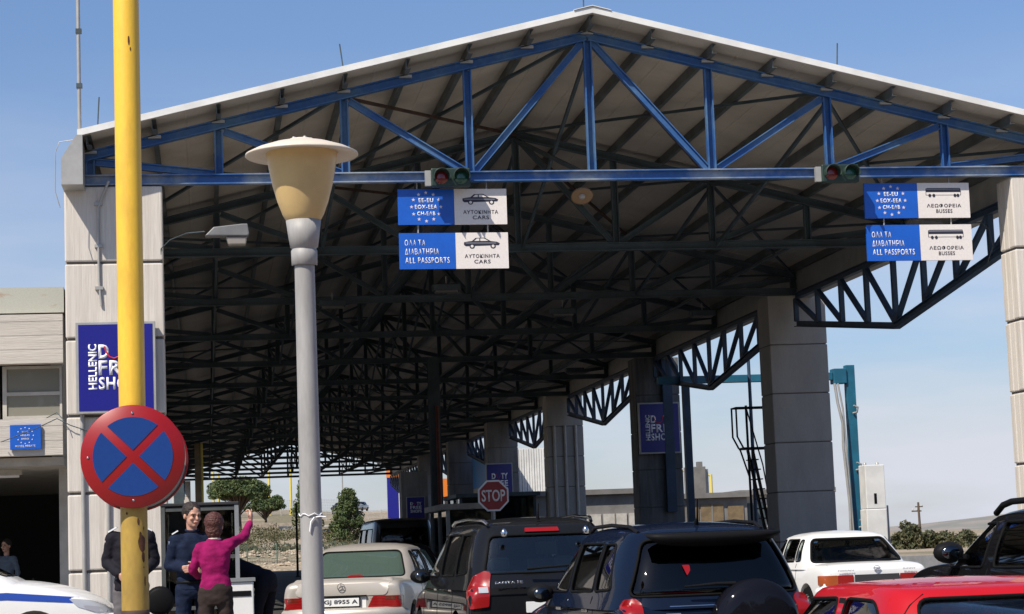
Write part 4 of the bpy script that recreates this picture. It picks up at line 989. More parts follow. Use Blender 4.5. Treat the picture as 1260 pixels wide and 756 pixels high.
SUVB = dict(SUV); SUVB.update(L=4.2, W=1.79, belt=1.06, roof=1.655, gw0=.865, gw1=.635, gyr0=.02, gyr1=.30, gyf0=3.15, gyf1=2.35, ge=6.5, arc=.05,
    st=[(.0, .955, .40, .92, 0), (.03, .985, .30, 1.0, .01), (.14, 1.0, .26, 1.04, .01), (.45, 1.0, .24, 1.05, .01), (1.2, 1.0, .22, 1.05, .01), (2.5, 1.0, .22, 1.04, .01), (3.0, .99, .22, 1.03, .02), (3.3, .98, .22, .98, .035), (3.9, .95, .26, .91, .03), (4.12, .88, .32, .80, .02), (4.2, .78, .38, .70, .0)],
    side_win=[[(.50, 1.14), (.98, 1.12), (1.06, 1.53), (.74, 1.53)], [(1.05, 1.12), (1.86, 1.11), (1.92, 1.54), (1.13, 1.54)], [(1.95, 1.11), (2.92, 1.10), (2.42, 1.53), (1.99, 1.54)]],
    rear_win=[(-.76, 1.08), (.76, 1.08), (.575, 1.555), (-.575, 1.555)], front_win=[(-.66, 1.10), (.66, 1.10), (.54, 1.55), (-.54, 1.55)],
    axles=(.75, 3.3), wr_=.34, mirror=(2.55, 1.06, .12), gaps=(1.02, 1.94, 2.9), rwr=.10)
zg = ground_z(17.8) + .02
B, bv, sl_ = make_car('suv', 'midnight blue SUV with dark spoiler and covered spare wheel on its tailgate', (4.30, 17.3, zg), radians(4.0), SUVB, NVYC, G_DARK)
b = MB()                                                       # spoiler lip over the rear glass
n = 13; vs = []
for k in range(n):
    u = -1 + 2 * k / (n - 1); x = u * .60; e = sqrt(max(0, 1 - u * u)); zb_ = 1.60 - .115 * e ** .6
    vs += [(x, .27 - .0 * e, 1.615), (x, .12 - .10 * e, 1.60 - .0 * e), (x, .11 - .10 * e, 1.60 - .02 - .03 * e), (x, .13 - .02 * e, zb_ - .0)]
fs = [(4 * i + j, 4 * i + (j + 1) % 4, 4 * i + 4 + (j + 1) % 4, 4 * i + 4 + j) for i in range(n - 1) for j in range(4)] + [(0, 1, 2, 3), tuple(4 * (n - 1) + j for j in (3, 2, 1, 0))]
b.add(vs, fs, 0, True).build('spoiler', BLACK, B)
MB().lathe([(0, -.24), (.10, -.243), (.13, -.238), (.24, -.235), (.30, -.22), (.362, -.17), (.375, -.12), (.37, .0), (.30, .03), (0, .03)], (.27, 0, .83), 48, axis='Y').build('spare_wheel_cover', mat('black_cover', (0.006, 0.006, 0.009), 0.5, spec=0.0, coat=.45), B)
for s in (-1, 1):
    q = [(-.84, .74), (-.69, .76), (-.68, 1.03), (-.72, 1.07), (-.80, 1.06), (-.84, 1.0)]
    if s > 0: q = [(-a, b_) for a, b_ in q][::-1]
    decal(bv, q, (0, 1, 0), .022, TAILR, B, 'tail_light', step=.03, thick=.06)
    MB().tube([(s * .56, .5, 1.62), (s * .575, .7, 1.675), (s * .58, 1.3, 1.70), (s * .575, 1.9, 1.69), (s * .56, 2.15, 1.64)], .018, 8).build('roof_rail', BLACK, B)
MB().tube([(-.33, -.045, 1.155), (-.05, -.06, 1.17), (.12, -.05, 1.165)], [.008, .015, .02], 6).build('wiper', BLACK, B)
decal(bv, [(-.49, .905), (-.36, .905), (-.36, .935), (-.49, .935)], (0, 1, 0), .012, CHROME, B, 'badge', step=.1, rc=.004)
decal(bv, [(-.26, 1.245), (-.225, 1.29), (-.225, 1.335), (-.29, 1.335)], (0, 1, 0), .004, TAILR, B, 'red_sticker', step=.1, rc=.01)
decal(bv, [(-.45, .99), (.58, .99), (.58, .997), (-.45, .997)], (0, 1, 0), .003, CHROME, B, 'tailgate_line', step=.06, rc=0, thick=.004)
MB().tube([(0, .6, 1.69), (0, .56, 1.73), (-.02, .47, 1.90)], [.025, .010, .005], 8).build('antenna', BLACK, B)

# saloons ------------------------------------------------------------
SED = dict(sedan=True, L=4.7, W=1.72, belt=.97, roof=1.42, gw0=.82, gw1=.63, gyr0=.88, gyr1=1.42, gyf0=3.35, gyf1=2.75, arc=.035, ge=7, bow=.06, rbow=.0,
    st=[(.0, .93, .36, .88, .0), (.03, .965, .30, .975, .012), (.3, .985, .24, .995, .016), (1.0, 1.0, .22, .985, .01), (2.0, 1.0, .22, .965, .01), (3.0, .99, .22, .95, .02), (3.4, .98, .22, .94, .03), (4.2, .96, .24, .86, .02), (4.62, .93, .28, .78, .01), (4.7, .88, .34, .70, .0)],
    side_win=[[(1.33, 1.03), (1.60, 1.02), (1.64, 1.34), (1.55, 1.35)], [(1.66, 1.02), (2.28, 1.01), (2.30, 1.355), (1.70, 1.355)], [(2.36, 1.01), (3.22, 1.0), (2.84, 1.34), (2.38, 1.355)]],
    rear_win=[(-.70, 1.0), (.70, 1.0), (.56, 1.36), (-.56, 1.36)], front_win=[(-.66, 1.02), (.66, 1.02), (.54, 1.36), (-.54, 1.36)],
    axles=(.85, 3.65), wr_=.31, mirror=(3.02, .98, .10), gaps=(1.55, 2.33, 3.2), handles=(1.9, 2.6), rear_glass=G_GREEN)
M_, bv, _ = make_car('saloon_car', 'pale silver saloon with a white number plate, half behind the grey lamp post', (1.80, 28.55, ground_z(29)), radians(-16), dict(SED), BEIGE, G_CLR)
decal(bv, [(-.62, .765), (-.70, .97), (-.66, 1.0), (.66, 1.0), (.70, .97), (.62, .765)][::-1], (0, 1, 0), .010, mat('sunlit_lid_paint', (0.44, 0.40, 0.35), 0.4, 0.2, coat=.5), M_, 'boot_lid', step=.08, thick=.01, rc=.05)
for s in (-1, 1):
    q = [(-.83, .60), (-.36, .60), (-.44, .755), (-.83, .755)]
    if s > 0: q = [(-a, b_) for a, b_ in q][::-1]
    decal(bv, q, (0, 1, 0), .014, TAILR, M_, 'tail_light', step=.05, thick=.05, rc=.015)
    for k in range(3):
        z = .64 + k * .04; q = [(-.80, z), (-.40, z), (-.405, z + .006), (-.80, z + .006)]
        if s > 0: q = [(-a, b_) for a, b_ in q][::-1]
        decal(bv, q, (0, 1, 0), .017, REDS, M_, 'lens_rib', step=.08, thick=.004, rc=0)
    q = [(-.82, .70), (-.60, .70), (-.60, .745), (-.82, .745)]
    if s > 0: q = [(-a, b_) for a, b_ in q][::-1]
    decal(bv, q, (0, 1, 0), .0165, mat('smoked_amber_lens', (0.10, 0.02, 0.01), 0.15, coat=1), M_, 'indicator_lens', step=.06, thick=.004, rc=.01)
decal(bv, [(-.34, .60), (.34, .60), (.34, .752), (-.34, .752)], (0, 1, 0), .006, WHITEC, M_, 'plate_recess', step=.1, rc=.01)
box('plate_lamp_bar', BLACK, M_, -.42, .35, -.035, -.01, .752, .772)
o = box('number_plate', PLATE, M_, -.26, .25, -.045, -.035, .625, .735, .003)
text('GJ 8955 A', -.235, .23, .645, .715, BLKP, M_, -.0455, .02)
box('plate_frame', BLACK, M_, -.275, .265, -.038, -.03, .61, .75)
MB().tube([(.05 * cos(k * pi / 10), -.028, .885 + .05 * sin(k * pi / 10)) for k in range(21)], .004, 6).build('boot_emblem', GREYT, M_)
for a in (pi / 2, pi / 2 + 2 * pi / 3, pi / 2 + 4 * pi / 3): MB().beam((0, -.028, .885), (.05 * cos(a), -.028, .885 + .05 * sin(a)), .008, .004).build('boot_emblem_arm', GREYT, M_)
decal(bv, [(-.14, 1.005), (.14, 1.005), (.08, 1.035), (-.08, 1.035)], (0, 1, 0), .01, REDS, M_, 'high_brake_light', step=.1)
SEDW = dict(SED); SEDW.update(L=4.2, W=1.67, belt=.90, roof=1.345, gw0=.80, gw1=.625, gyr0=.72, gyr1=1.22, gyf0=2.95, gyf1=2.35, ge=9, rear_glass=G_CLR,
    st=[(.0, .93, .34, .80, .0), (.03, .965, .28, .895, .008), (.3, .985, .24, .92, .012), (1.0, 1.0, .22, .915, .01), (1.8, 1.0, .22, .90, .01), (2.7, .99, .22, .89, .02), (3.1, .98, .22, .88, .03), (3.8, .96, .24, .80, .02), (4.12, .93, .28, .74, .01), (4.2, .88, .34, .68, .0)],
    side_win=[[(1.12, .96), (1.36, .95), (1.40, 1.27), (1.30, 1.28)], [(1.42, .95), (2.0, .94), (2.02, 1.285), (1.46, 1.285)], [(2.08, .94), (2.83, .93), (2.46, 1.27), (2.10, 1.285)]],
    rear_win=[(-.715, .93), (.715, .93), (.565, 1.278), (-.565, 1.278)], front_win=[(-.64, .95), (.64, .95), (.52, 1.285), (-.52, 1.285)],
    axles=(.8, 3.3), wr_=.29, mirror=(2.62, .92, .10), gaps=(1.3, 2.05, 2.8), handles=(1.6, 2.3), rseal=.018)
zg = -.01
W_, bv, _ = make_car('saloon_car', 'white boxy saloon with thin black window seals, in front of the grey shaded pillar', (9.72, 29.6, zg), radians(2), SEDW, WHITEC, G_CLR)
for s in (-1, 1):
    for m_, x0, x1 in ((TAILO, .60, .84), (TAILR, .36, .60)):
        q = [(-x1, .60), (-x0, .60), (-x0, .745), (-x1, .745)]
        if s > 0: q = [(-a, b_) for a, b_ in q][::-1]
        decal(bv, q, (0, 1, 0), .014, m_, W_, 'tail_light', step=.05, thick=.05, rc=.015)
box('rear_panel', DARK, W_, -.34, .34, -.03, .0, .62, .745)
text('NISSAN', -.60, -.36, .80, .825, GREYP, W_, -.022, .02); text('SUNNY', .40, .60, .80, .825, GREYP, W_, -.022, .02)
MB().tube([(.042 * cos(k * pi / 10), -.022, .835 + .035 * sin(k * pi / 10)) for k in range(21)], .006, 6).build('boot_emblem', GREYP, W_)
MB().box(-.055, .055, -.028, -.02, .827, .843).build('emblem_bar', GREYP, W_)
decal(bv, [(-.70, .76), (-.695, .76), (-.695, .90), (-.70, .90)], (0, 1, 0), .003, GREYP, W_, 'boot_gap', step=.05, rc=0)
decal(bv, [(.70, .76), (.705, .76), (.705, .90), (.70, .90)], (0, 1, 0), .003, GREYP, W_, 'boot_gap', step=.05, rc=0)
box('number_plate', PLATE, W_, -.26, .26, -.05, -.04, .40, .51, .003)
# red hatchback ------------------------------------------------------
HAT = dict(SUV); HAT.update(L=3.85, W=1.66, belt=.93, roof=1.385, gw0=.785, gw1=.665, gyr0=.12, gyr1=.40, gyf0=2.95, gyf1=2.15, arc=.03, crown=.35, ge=7, bow=.08, fdrop=.02, handles=(1.6,),
    st=[(.0, .90, .36, .80, 0), (.04, .955, .28, .90, .01), (.35, .99, .22, .925, .01), (1.2, 1.0, .20, .92, .01), (2.2, 1.0, .20, .91, .01), (2.8, .99, .20, .89, .02), (3.2, .97, .22, .83, .035), (3.6, .92, .26, .72, .02), (3.85, .78, .34, .62, .0)],
    side_win=[[(.52, 1.03), (1.20, .99), (1.22, 1.30), (.70, 1.295), (.55, 1.20)], [(1.37, .985), (2.66, .97), (2.14, 1.28), (1.37, 1.30)]],
    rear_win=[(-.60, .99), (.60, .99), (.545, 1.305), (-.545, 1.305)], front_win=[(-.66, .99), (.66, .99), (.54, 1.30), (-.54, 1.30)],
    axles=(.65, 3.05), wr_=.28, mirror=(2.35, .96, .12), gaps=(1.2, 2.62), wr=.07, rwr=.08, seal=.010, rseal=.010)
H_, bv, hl = make_car('hatchback_car', 'bright red small hatchback at the bottom right, nearest car', (4.50, 10.95, ground_z(11.6)), radians(0), HAT, RED, G_CLR)
for s in (-1, 1):
    q = [(1.225, .99), (1.355, .985), (1.355, 1.30), (1.24, 1.30)]
    o = decal(bv, [(-a * s if False else (a if s < 0 else -a), b_) for a, b_ in (q if s < 0 else q[::-1])], (-s, 0, 0), .003, BLACK, H_, 'door_pillar_trim', step=.08, rc=0) if False else None
    b = MB(); pts = []
    for (yy, zz) in q:
        h = bv.ray_cast(Vector((s * 3, yy, zz)), Vector((-s, 0, 0)))
        if h[0]: pts.append(h[0] + Vector((s * .004, 0, 0)))
    if len(pts) == 4: b.add(pts + [p - Vector((s * .006, 0, 0)) for p in pts], [(0, 1, 2, 3), (7, 6, 5, 4), (0, 4, 5, 1), (1, 5, 6, 2), (2, 6, 7, 3), (3, 7, 4, 0)]).build('door_pillar_trim', BLACK, H_)
    q = [(-.80, .66), (-.64, .66), (-.62, .98), (-.70, 1.0), (-.80, .90)]
    if s > 0: q = [(-a, b_) for a, b_ in q][::-1]
    decal(bv, q, (0, 1, 0), .012, TAILR, H_, 'tail_light', step=.05, thick=.05)
hl([(.50, 1.39), (.42, 1.33), (.36, 1.15), (.30, 1.0)], -1, .005, BLACK, 'tailgate_gap', False, -.001, bv, False)
hl([(.50, 1.39), (.42, 1.33), (.36, 1.15), (.30, 1.0)], 1, .005, BLACK, 'tailgate_gap', False, -.001, bv, False)
MB().tube([(.1, .06, 1.02), (.35, .05, 1.03)], .01, 6).build('wiper', BLACK, H_)
box('number_plate', PLATE, H_, -.26, .26, -.03, -.015, .60, .71, .003)
# dark SUV at the right edge ----------------------------------------
SUVC = dict(SUV); SUVC.update(L=4.6, W=1.86, belt=1.28, roof=1.75, wr_=.39, gyf0=3.55, gyf1=2.85, gyr1=.25, gw1=.68, fdrop=.01,
    side_win=[[(.42, 1.33), (1.15, 1.32), (1.20, 1.65), (.60, 1.64)], [(1.25, 1.32), (2.20, 1.31), (2.24, 1.66), (1.30, 1.66)], [(2.42, 1.31), (3.36, 1.31), (2.90, 1.64), (2.40, 1.66)]],
    rear_win=[(-.66, 1.34), (.66, 1.34), (.56, 1.62), (-.56, 1.62)], front_win=[(-.70, 1.32), (.70, 1.32), (.58, 1.65), (-.58, 1.65)],
    st=[(.0, .90, .50, 1.10, 0), (.04, .955, .40, 1.22, .01), (.35, .99, .32, 1.26, .01), (1.2, 1.0, .30, 1.26, .01), (2.8, 1.0, .30, 1.27, .01), (3.4, .99, .30, 1.34, .02), (3.7, .98, .30, 1.345, .035), (4.25, .95, .34, 1.29, .03), (4.52, .90, .40, 1.14, .02), (4.6, .80, .46, .90, .0)],
    mirror=(2.92, 1.40, .13), gaps=(1.22, 2.31, 3.4))
C_, bv, _ = make_car('suv', 'black SUV cut by the right edge, showing its side window and wing mirror', (6.90, 13.3, ground_z(15.5)), radians(0), SUVC, BLKC, G_CLR)
for s in (-1, 1):
    MB().tube([(s * .64, .5, 1.74), (s * .645, .62, 1.80), (s * .65, 1.4, 1.825), (s * .645, 2.3, 1.815), (s * .64, 2.5, 1.79), (s * .635, 2.66, 1.73)], .026, 10).build('roof_rail', BLACK, C_)
MB().lathe([(0, -.02), (.018, -.018), (.022, 0)], (-.925, 3.72, 1.12), 12, axis='X').build('side_marker', WHT, C_)
# police car ---------------------------------------------------------
POL = dict(SUV); POL.update(L=4.3, W=1.76, belt=1.05, roof=1.60, gw0=.80, gw1=.62, gyf0=3.12, gyf1=2.25, mirror_mat=WHITEC,
    st=[(.0, .90, .40, .90, 0), (.04, .955, .30, 1.0, .01), (.35, .99, .24, 1.03, .01), (1.2, 1.0, .22, 1.04, .01), (2.5, 1.0, .22, 1.03, .01), (2.95, .99, .22, 1.02, .03), (3.3, .98, .22, .985, .055), (3.85, .955, .26, .86, .06), (4.18, .89, .32, .72, .03), (4.3, .74, .38, .60, .0)],
    side_win=[[(.45, 1.13), (.98, 1.11), (1.06, 1.47), (.66, 1.47)], [(1.05, 1.11), (1.86, 1.10), (1.90, 1.48), (1.13, 1.48)], [(1.95, 1.10), (2.85, 1.09), (2.32, 1.47), (1.99, 1.48)]],
    rear_win=[(-.62, 1.12), (.62, 1.12), (.52, 1.46), (-.52, 1.46)], front_win=[(-.66, 1.10), (.66, 1.10), (.54, 1.48), (-.54, 1.48)], mirror=(2.62, 1.08, .12), axles=(.75, 3.32), wr_=.31, gaps=(1.02, 1.94, 2.85))
P_, bv, pl_ = make_car('police_car', 'white police car with blue side stripe at the lower left corner', (-5.42, 26.9, .10), radians(-90), POL, WHITEC, G_CLR)
for s in (-1, 1):
    def sp(q, m_, nm, off, thick=.01):
        d = Vector((-s, 0, 0)); a = d.cross(Vector((0, 0, 1)))   # a = -+Y
        q2 = [(y_ * a.y, z) for y_, z in q]
        return decal(bv, q2, d, off, m_, P_, nm, step=.07, thick=thick, rc=.0, origin=(0, 0, 0))
    sp([(.1, .87), (3.0, .90), (3.86, .815), (3.86, .74), (3.0, .81), (.1, .78)], BLUEST, 'blue_stripe', .004)
    d = Vector((-s * .75, -.66, -.1)).normalized(); a = d.cross(Vector((0, 0, 1))).normalized(); b_ = a.cross(d)
    pts = [Vector((s * W__, y_, z_)) for W__, y_, z_ in ((.80, 3.72, .80), (.70, 4.05, .76), (.52, 4.24, .68), (.56, 4.22, .60), (.76, 4.02, .62), (.84, 3.85, .70))]
    decal(bv, [(p.dot(a), p.dot(b_)) for p in pts], d, .010, CLEARL, P_, 'headlight', step=.05, thick=.03, rc=.03)
    decal(bv, [(p.dot(a) * .5 + pts[4].dot(a) * .5, p.dot(b_) * .5 + pts[4].dot(b_) * .5) for p in pts], d, .012, GREYP, P_, 'headlight_lamp', step=.05, thick=.01, rc=.03)
MB().tube([(-.3, 3.02, 1.085), (-.45, 2.75, 1.17), (-.5, 2.65, 1.21)], .012, 6).build('wiper', BLACK, P_); MB().tube([(.25, 3.02, 1.085), (.0, 2.80, 1.17)], .012, 6).build('wiper', BLACK, P_)
MB().lathe([(0, .012), (.012, .008), (.014, 0)], (.35, 3.28, 1.045), 10).build('washer_jet', BLACK, P_)
box('light_bar', mat('police_beacon_blue', (0.02, 0.08, 0.5), 0.15, coat=1), P_, -.5, .5, 1.55, 1.75, 1.66, 1.76, .03)
# cars waiting in the shade -----------------------------------------
D_, bv, _ = make_car('saloon_car', 'dark saloon in the shade beyond the pale silver saloon', (3.45, 36.6, 0), radians(2), dict(SED), BLKC, G_CLR)
for s in (-1, 1):
    q = [(-.83, .66), (-.45, .66), (-.45, .80), (-.83, .80)]
    if s > 0: q = [(-a, b_) for a, b_ in q][::-1]
    decal(bv, q, (0, 1, 0), .014, TAILR, D_, 'tail_light', step=.06, thick=.05)
E2_, bv, _ = make_car('saloon_car', 'white saloon far ahead beside the grey lamp post', (3.35, 45.5, 0), radians(0), dict(SEDW), WHITEC, G_CLR)
VAN = dict(SUV); VAN.update(cat='van', L=5.0, W=1.95, belt=1.35, roof=2.2, gw0=.93, gw1=.80, gyr0=.02, gyr1=.12, gyf0=4.3, gyf1=3.4, arc=.04,
    st=[(.0, .93, .40, 1.25, 0), (.04, .97, .30, 1.32, .01), (.5, 1.0, .24, 1.34, .01), (3, 1.0, .22, 1.34, .01), (4.0, .99, .22, 1.30, .03), (4.5, .95, .26, 1.1, .03), (4.9, .9, .32, .9, .02), (5.0, .8, .38, .8, .0)],
    side_win=[[(.4, 1.42), (1.6, 1.42), (1.6, 1.95), (.45, 1.95)], [(1.75, 1.42), (2.85, 1.42), (2.85, 1.95), (1.75, 1.95)], [(2.95, 1.42), (4.0, 1.40), (3.5, 1.95), (2.95, 1.95)]],
    rear_win=[(-.7, 1.42), (.7, 1.42), (.66, 1.95), (-.66, 1.95)], front_win=[(-.75, 1.42), (.75, 1.42), (.68, 1.98), (-.68, 1.98)], mirror=(3.6, 1.4, .15), axles=(.9, 4.0), gaps=(1.67, 2.9, 4.0), wr_=.34)
V_, bv, _ = make_car('dark_van', 'dark van in the shade, just behind the small navy sign tower', (5.55, 59, 0), radians(3), VAN, DKC, G_DARK)

# ------------------------------------------------------------------ people
def capsule(b, p, q, r0, r1, n=12, fl=1.0):
    """tapered limb with rounded ends; fl flattens it front to back"""
    p, q = Vector(p), Vector(q); d = (q - p); l = d.length; d.normalize()
    a = d.cross(Vector((0, 1, 0)));
    if a.length < .1: a = d.cross(Vector((1, 0, 0)))
    a.normalize(); c = d.cross(a); rs = []
    for t, r in ((-1, .0), (-.8, .6), (-.4, .92), (0, 1)): rs.append((r0 * t * .9, r0 * r))
    for t, r in ((0, 1), (.4, .92), (.8, .6), (1, .0)): rs.append((l + r1 * t * .9, r1 * r))
    vs = []; fs = []
    for s_, r in rs:
        for k in range(n): vs.append(p + d * s_ + (a * cos(2 * pi * k / n) + c * sin(2 * pi * k / n) * fl) * max(r, .0005))
    for i in range(len(rs) - 1):
        for k in range(n): fs.append((i * n + k, i * n + (k + 1) % n, (i + 1) * n + (k + 1) % n, (i + 1) * n + k))
    fs += [tuple(range(n - 1, -1, -1)), tuple(range((len(rs) - 1) * n, len(rs) * n))]
    b.add(vs, fs, 0, True)
def loft(b, secs, n=20, e=2.4):
    """secs: (centre, rx, ry, yaw) stacked ellipses"""
    vs = []
    for c, rx, ry, yaw in secs:
        for k in range(n):
            t = 2 * pi * k / n; x = rx * abs(cos(t)) ** (2 / e) * (1 if cos(t) > 0 else -1); y = ry * abs(sin(t)) ** (2 / e) * (1 if sin(t) > 0 else -1)
            vs.append((c[0] + x * cos(yaw) - y * sin(yaw), c[1] + x * sin(yaw) + y * cos(yaw), c[2]))
    fs = [(i * n + k, i * n + (k + 1) % n, (i + 1) * n + (k + 1) % n, (i + 1) * n + k) for i in range(len(secs) - 1) for k in range(n)]
    fs += [tuple(range(n - 1, -1, -1)), tuple(range((len(secs) - 1) * n, len(secs) * n))]
    b.add(vs, fs, 0, True)
def ellipsoid(b, c, rx, ry, rz, M=None, n=16):
    vs = []; fs = []; m_ = n // 2 + 1
    for i in range(1, m_):
        ph = pi * i / m_
        for k in range(n):
            v = Vector((rx * sin(ph) * cos(2 * pi * k / n), ry * sin(ph) * sin(2 * pi * k / n), rz * cos(ph)))
            if M: v = M @ v
            vs.append(Vector(c) + v)
    for i in range(m_ - 2):
        for k in range(n): fs.append((i * n + k, i * n + (k + 1) % n, (i + 1) * n + (k + 1) % n, (i + 1) * n + k))
    fs += [tuple(range(n)), tuple(range((m_ - 2) * n, (m_ - 1) * n))[::-1]]
    b.add(vs, fs, 0, True)
def fuse(b, name, m, parent, voxel, fold=0.0, fs_=9, seed=0, label=None, it=3):
    o = b.build(name, m, parent)
    r = o.modifiers.new('r', 'REMESH'); r.mode = 'VOXEL'; r.voxel_size = voxel; r.use_smooth_shade = True
    s_ = o.modifiers.new('s', 'SMOOTH'); s_.iterations = it; s_.factor = .5
    apply_mods(o)
    if fold:
        me = o.data; ns = [v.normal.copy() for v in me.vertices]
        for v, nn in zip(me.vertices, ns):
            q = v.co * fs_ + Vector((seed, seed * 2, 0)); q.z *= 1.6
            v.co += nn * fold * (noise.noise(q) + .5 * noise.noise(q * 2.1))
    for p in o.data.polygons: p.use_smooth = True
    return o
def hand(b, w_, d, palm_n, side, curl=.5, s=1.0):
    """palm and five separate fingers; w_ wrist, d direction of the hand, palm_n direction the palm faces"""
    w_, d, pn = Vector(w_), Vector(d).normalized(), Vector(palm_n).normalized(); x = d.cross(pn).normalized() * side
    pn = x.cross(d).normalized() * (1 if x.cross(d).dot(pn) > 0 else -1)
    c = w_ + d * .05 * s
    vs = []
    for t, hw, th in ((-.0, .026, .020), (.03, .036, .018), (.07, .042, .016), (.095, .040, .013)):
        p = w_ + d * t * s
        for a_, b_ in ((-1, -1), (0, -1.15), (1, -1), (1, 1), (0, 1.15), (-1, 1)): vs.append(p + x * hw * a_ * s + pn * th * b_ * s)
    fs = [(i * 6 + k, i * 6 + (k + 1) % 6, (i + 1) * 6 + (k + 1) % 6, (i + 1) * 6 + k) for i in range(3) for k in range(6)] + [(5, 4, 3, 2, 1, 0), (18, 19, 20, 21, 22, 23)]
    b.add(vs, fs, 0, True)
    for k, (off, ln) in enumerate(((-.032, .062), (-.011, .078), (.011, .084), (.031, .074))):
        p = w_ + d * .092 * s + x * off * s; dd = d.copy()
        cu = curl * (1.15 - .1 * k) if not isinstance(curl, (list, tuple)) else curl[k]
        for j in range(3):
            ang = cu * (.5 + .55 * j); dd = (d * cos(ang) + pn * sin(ang)).normalized() if j == 0 else (d * cos(cu * (.5 + .9 * j)) + pn * sin(cu * (.5 + .9 * j))).normalized()
            q = p + dd * ln * (.45, .32, .23)[j] * s; capsule(b, p, q, .0092 * s, .0084 * s, 8); p = q
    p = w_ + d * .025 * s + x * .030 * s; q = p + (d * .6 + x * .75 + pn * .35).normalized() * .038 * s; capsule(b, p, q, .0125 * s, .0105 * s, 8)
    capsule(b, q, q + (d * .85 + x * .25 + pn * .4).normalized() * .032 * s, .0105 * s, .009 * s, 8)
def head(b, c, M, s=1.0):
    """skull, jaw, nose, brow, lips and ears; M turns the local head frame (y forward)"""
    f = lambda v: Vector(c) + M @ (Vector(v) * s)
    ellipsoid(b, f((0, -.008, .035)), .076 * s, .096 * s, .095 * s, M, 20); ellipsoid(b, f((0, .022, -.03)), .060 * s, .066 * s, .082 * s, M, 16)
    ellipsoid(b, f((0, .060, -.078)), .030 * s, .026 * s, .024 * s, M, 12)
    capsule(b, f((0, .092, .012)), f((0, .110, -.020)), .009 * s, .014 * s, 8)
    for x in (-1, 1):
        capsule(b, f((x * .012, .088, .026)), f((x * .048, .076, .028)), .009 * s, .008 * s, 8)
        ellipsoid(b, f((x * .040, .072, -.018)), .022 * s, .016 * s, .018 * s, M, 10)
        ellipsoid(b, f((x * .078, -.005, -.002)), .009 * s, .018 * s, .031 * s, M, 10)
    capsule(b, f((-.018, .090, -.050)), f((.018, .090, -.050)), .007 * s, .007 * s, 8)
def face_bits(t, c, M, s=1.0):
    f = lambda v: Vector(c) + M @ (Vector(v) * s)
    b = MB()
    for x in (-1, 1): ellipsoid(b, f((x * .031, .084, .010)), .012 * s, .006 * s, .0065 * s, M, 10)
    b.build('eyes', mat('eye_dark', (0.03, 0.02, 0.015), 0.3), t)
    b = MB()
    for x in (-1, 1): capsule(b, f((x * .016, .095, .030)), f((x * .046, .084, .030)), .0045 * s, .003 * s, 6)
    b.build('eyebrows', HAIRD, t)
    b = MB(); capsule(b, f((-.018, .0955, -.050)), f((.018, .0955, -.050)), .004 * s, .004 * s, 6); b.build('lips', mat('lips', (0.35, 0.12, 0.10), 0.5), t)
def hair(t, c, M, m, s=1.0, length=.0, vol=1.0, seed=0):
    b = MB(); f = lambda v: Vector(c) + M @ (Vector(v) * s)
    ellipsoid(b, f((0, -.022, .050)), .088 * s * vol, .102 * s * vol, .094 * s * vol, M, 24)
    if length: ellipsoid(b, f((0, -.045, -.01 - length * .3)), .078 * s * vol, .066 * s * vol, (.075 + length) * s, M, 20)
    o = fuse(b, 'hair', m, t, .008, .007 if vol > 1.02 else .004, 34, seed, it=1)
    return o
ident = Matrix.Identity(3)
def rotm(yaw=0, pitch=0, roll=0): return Matrix.Rotation(yaw, 3, 'Z') @ Matrix.Rotation(pitch, 3, 'X') @ Matrix.Rotation(roll, 3, 'Y')
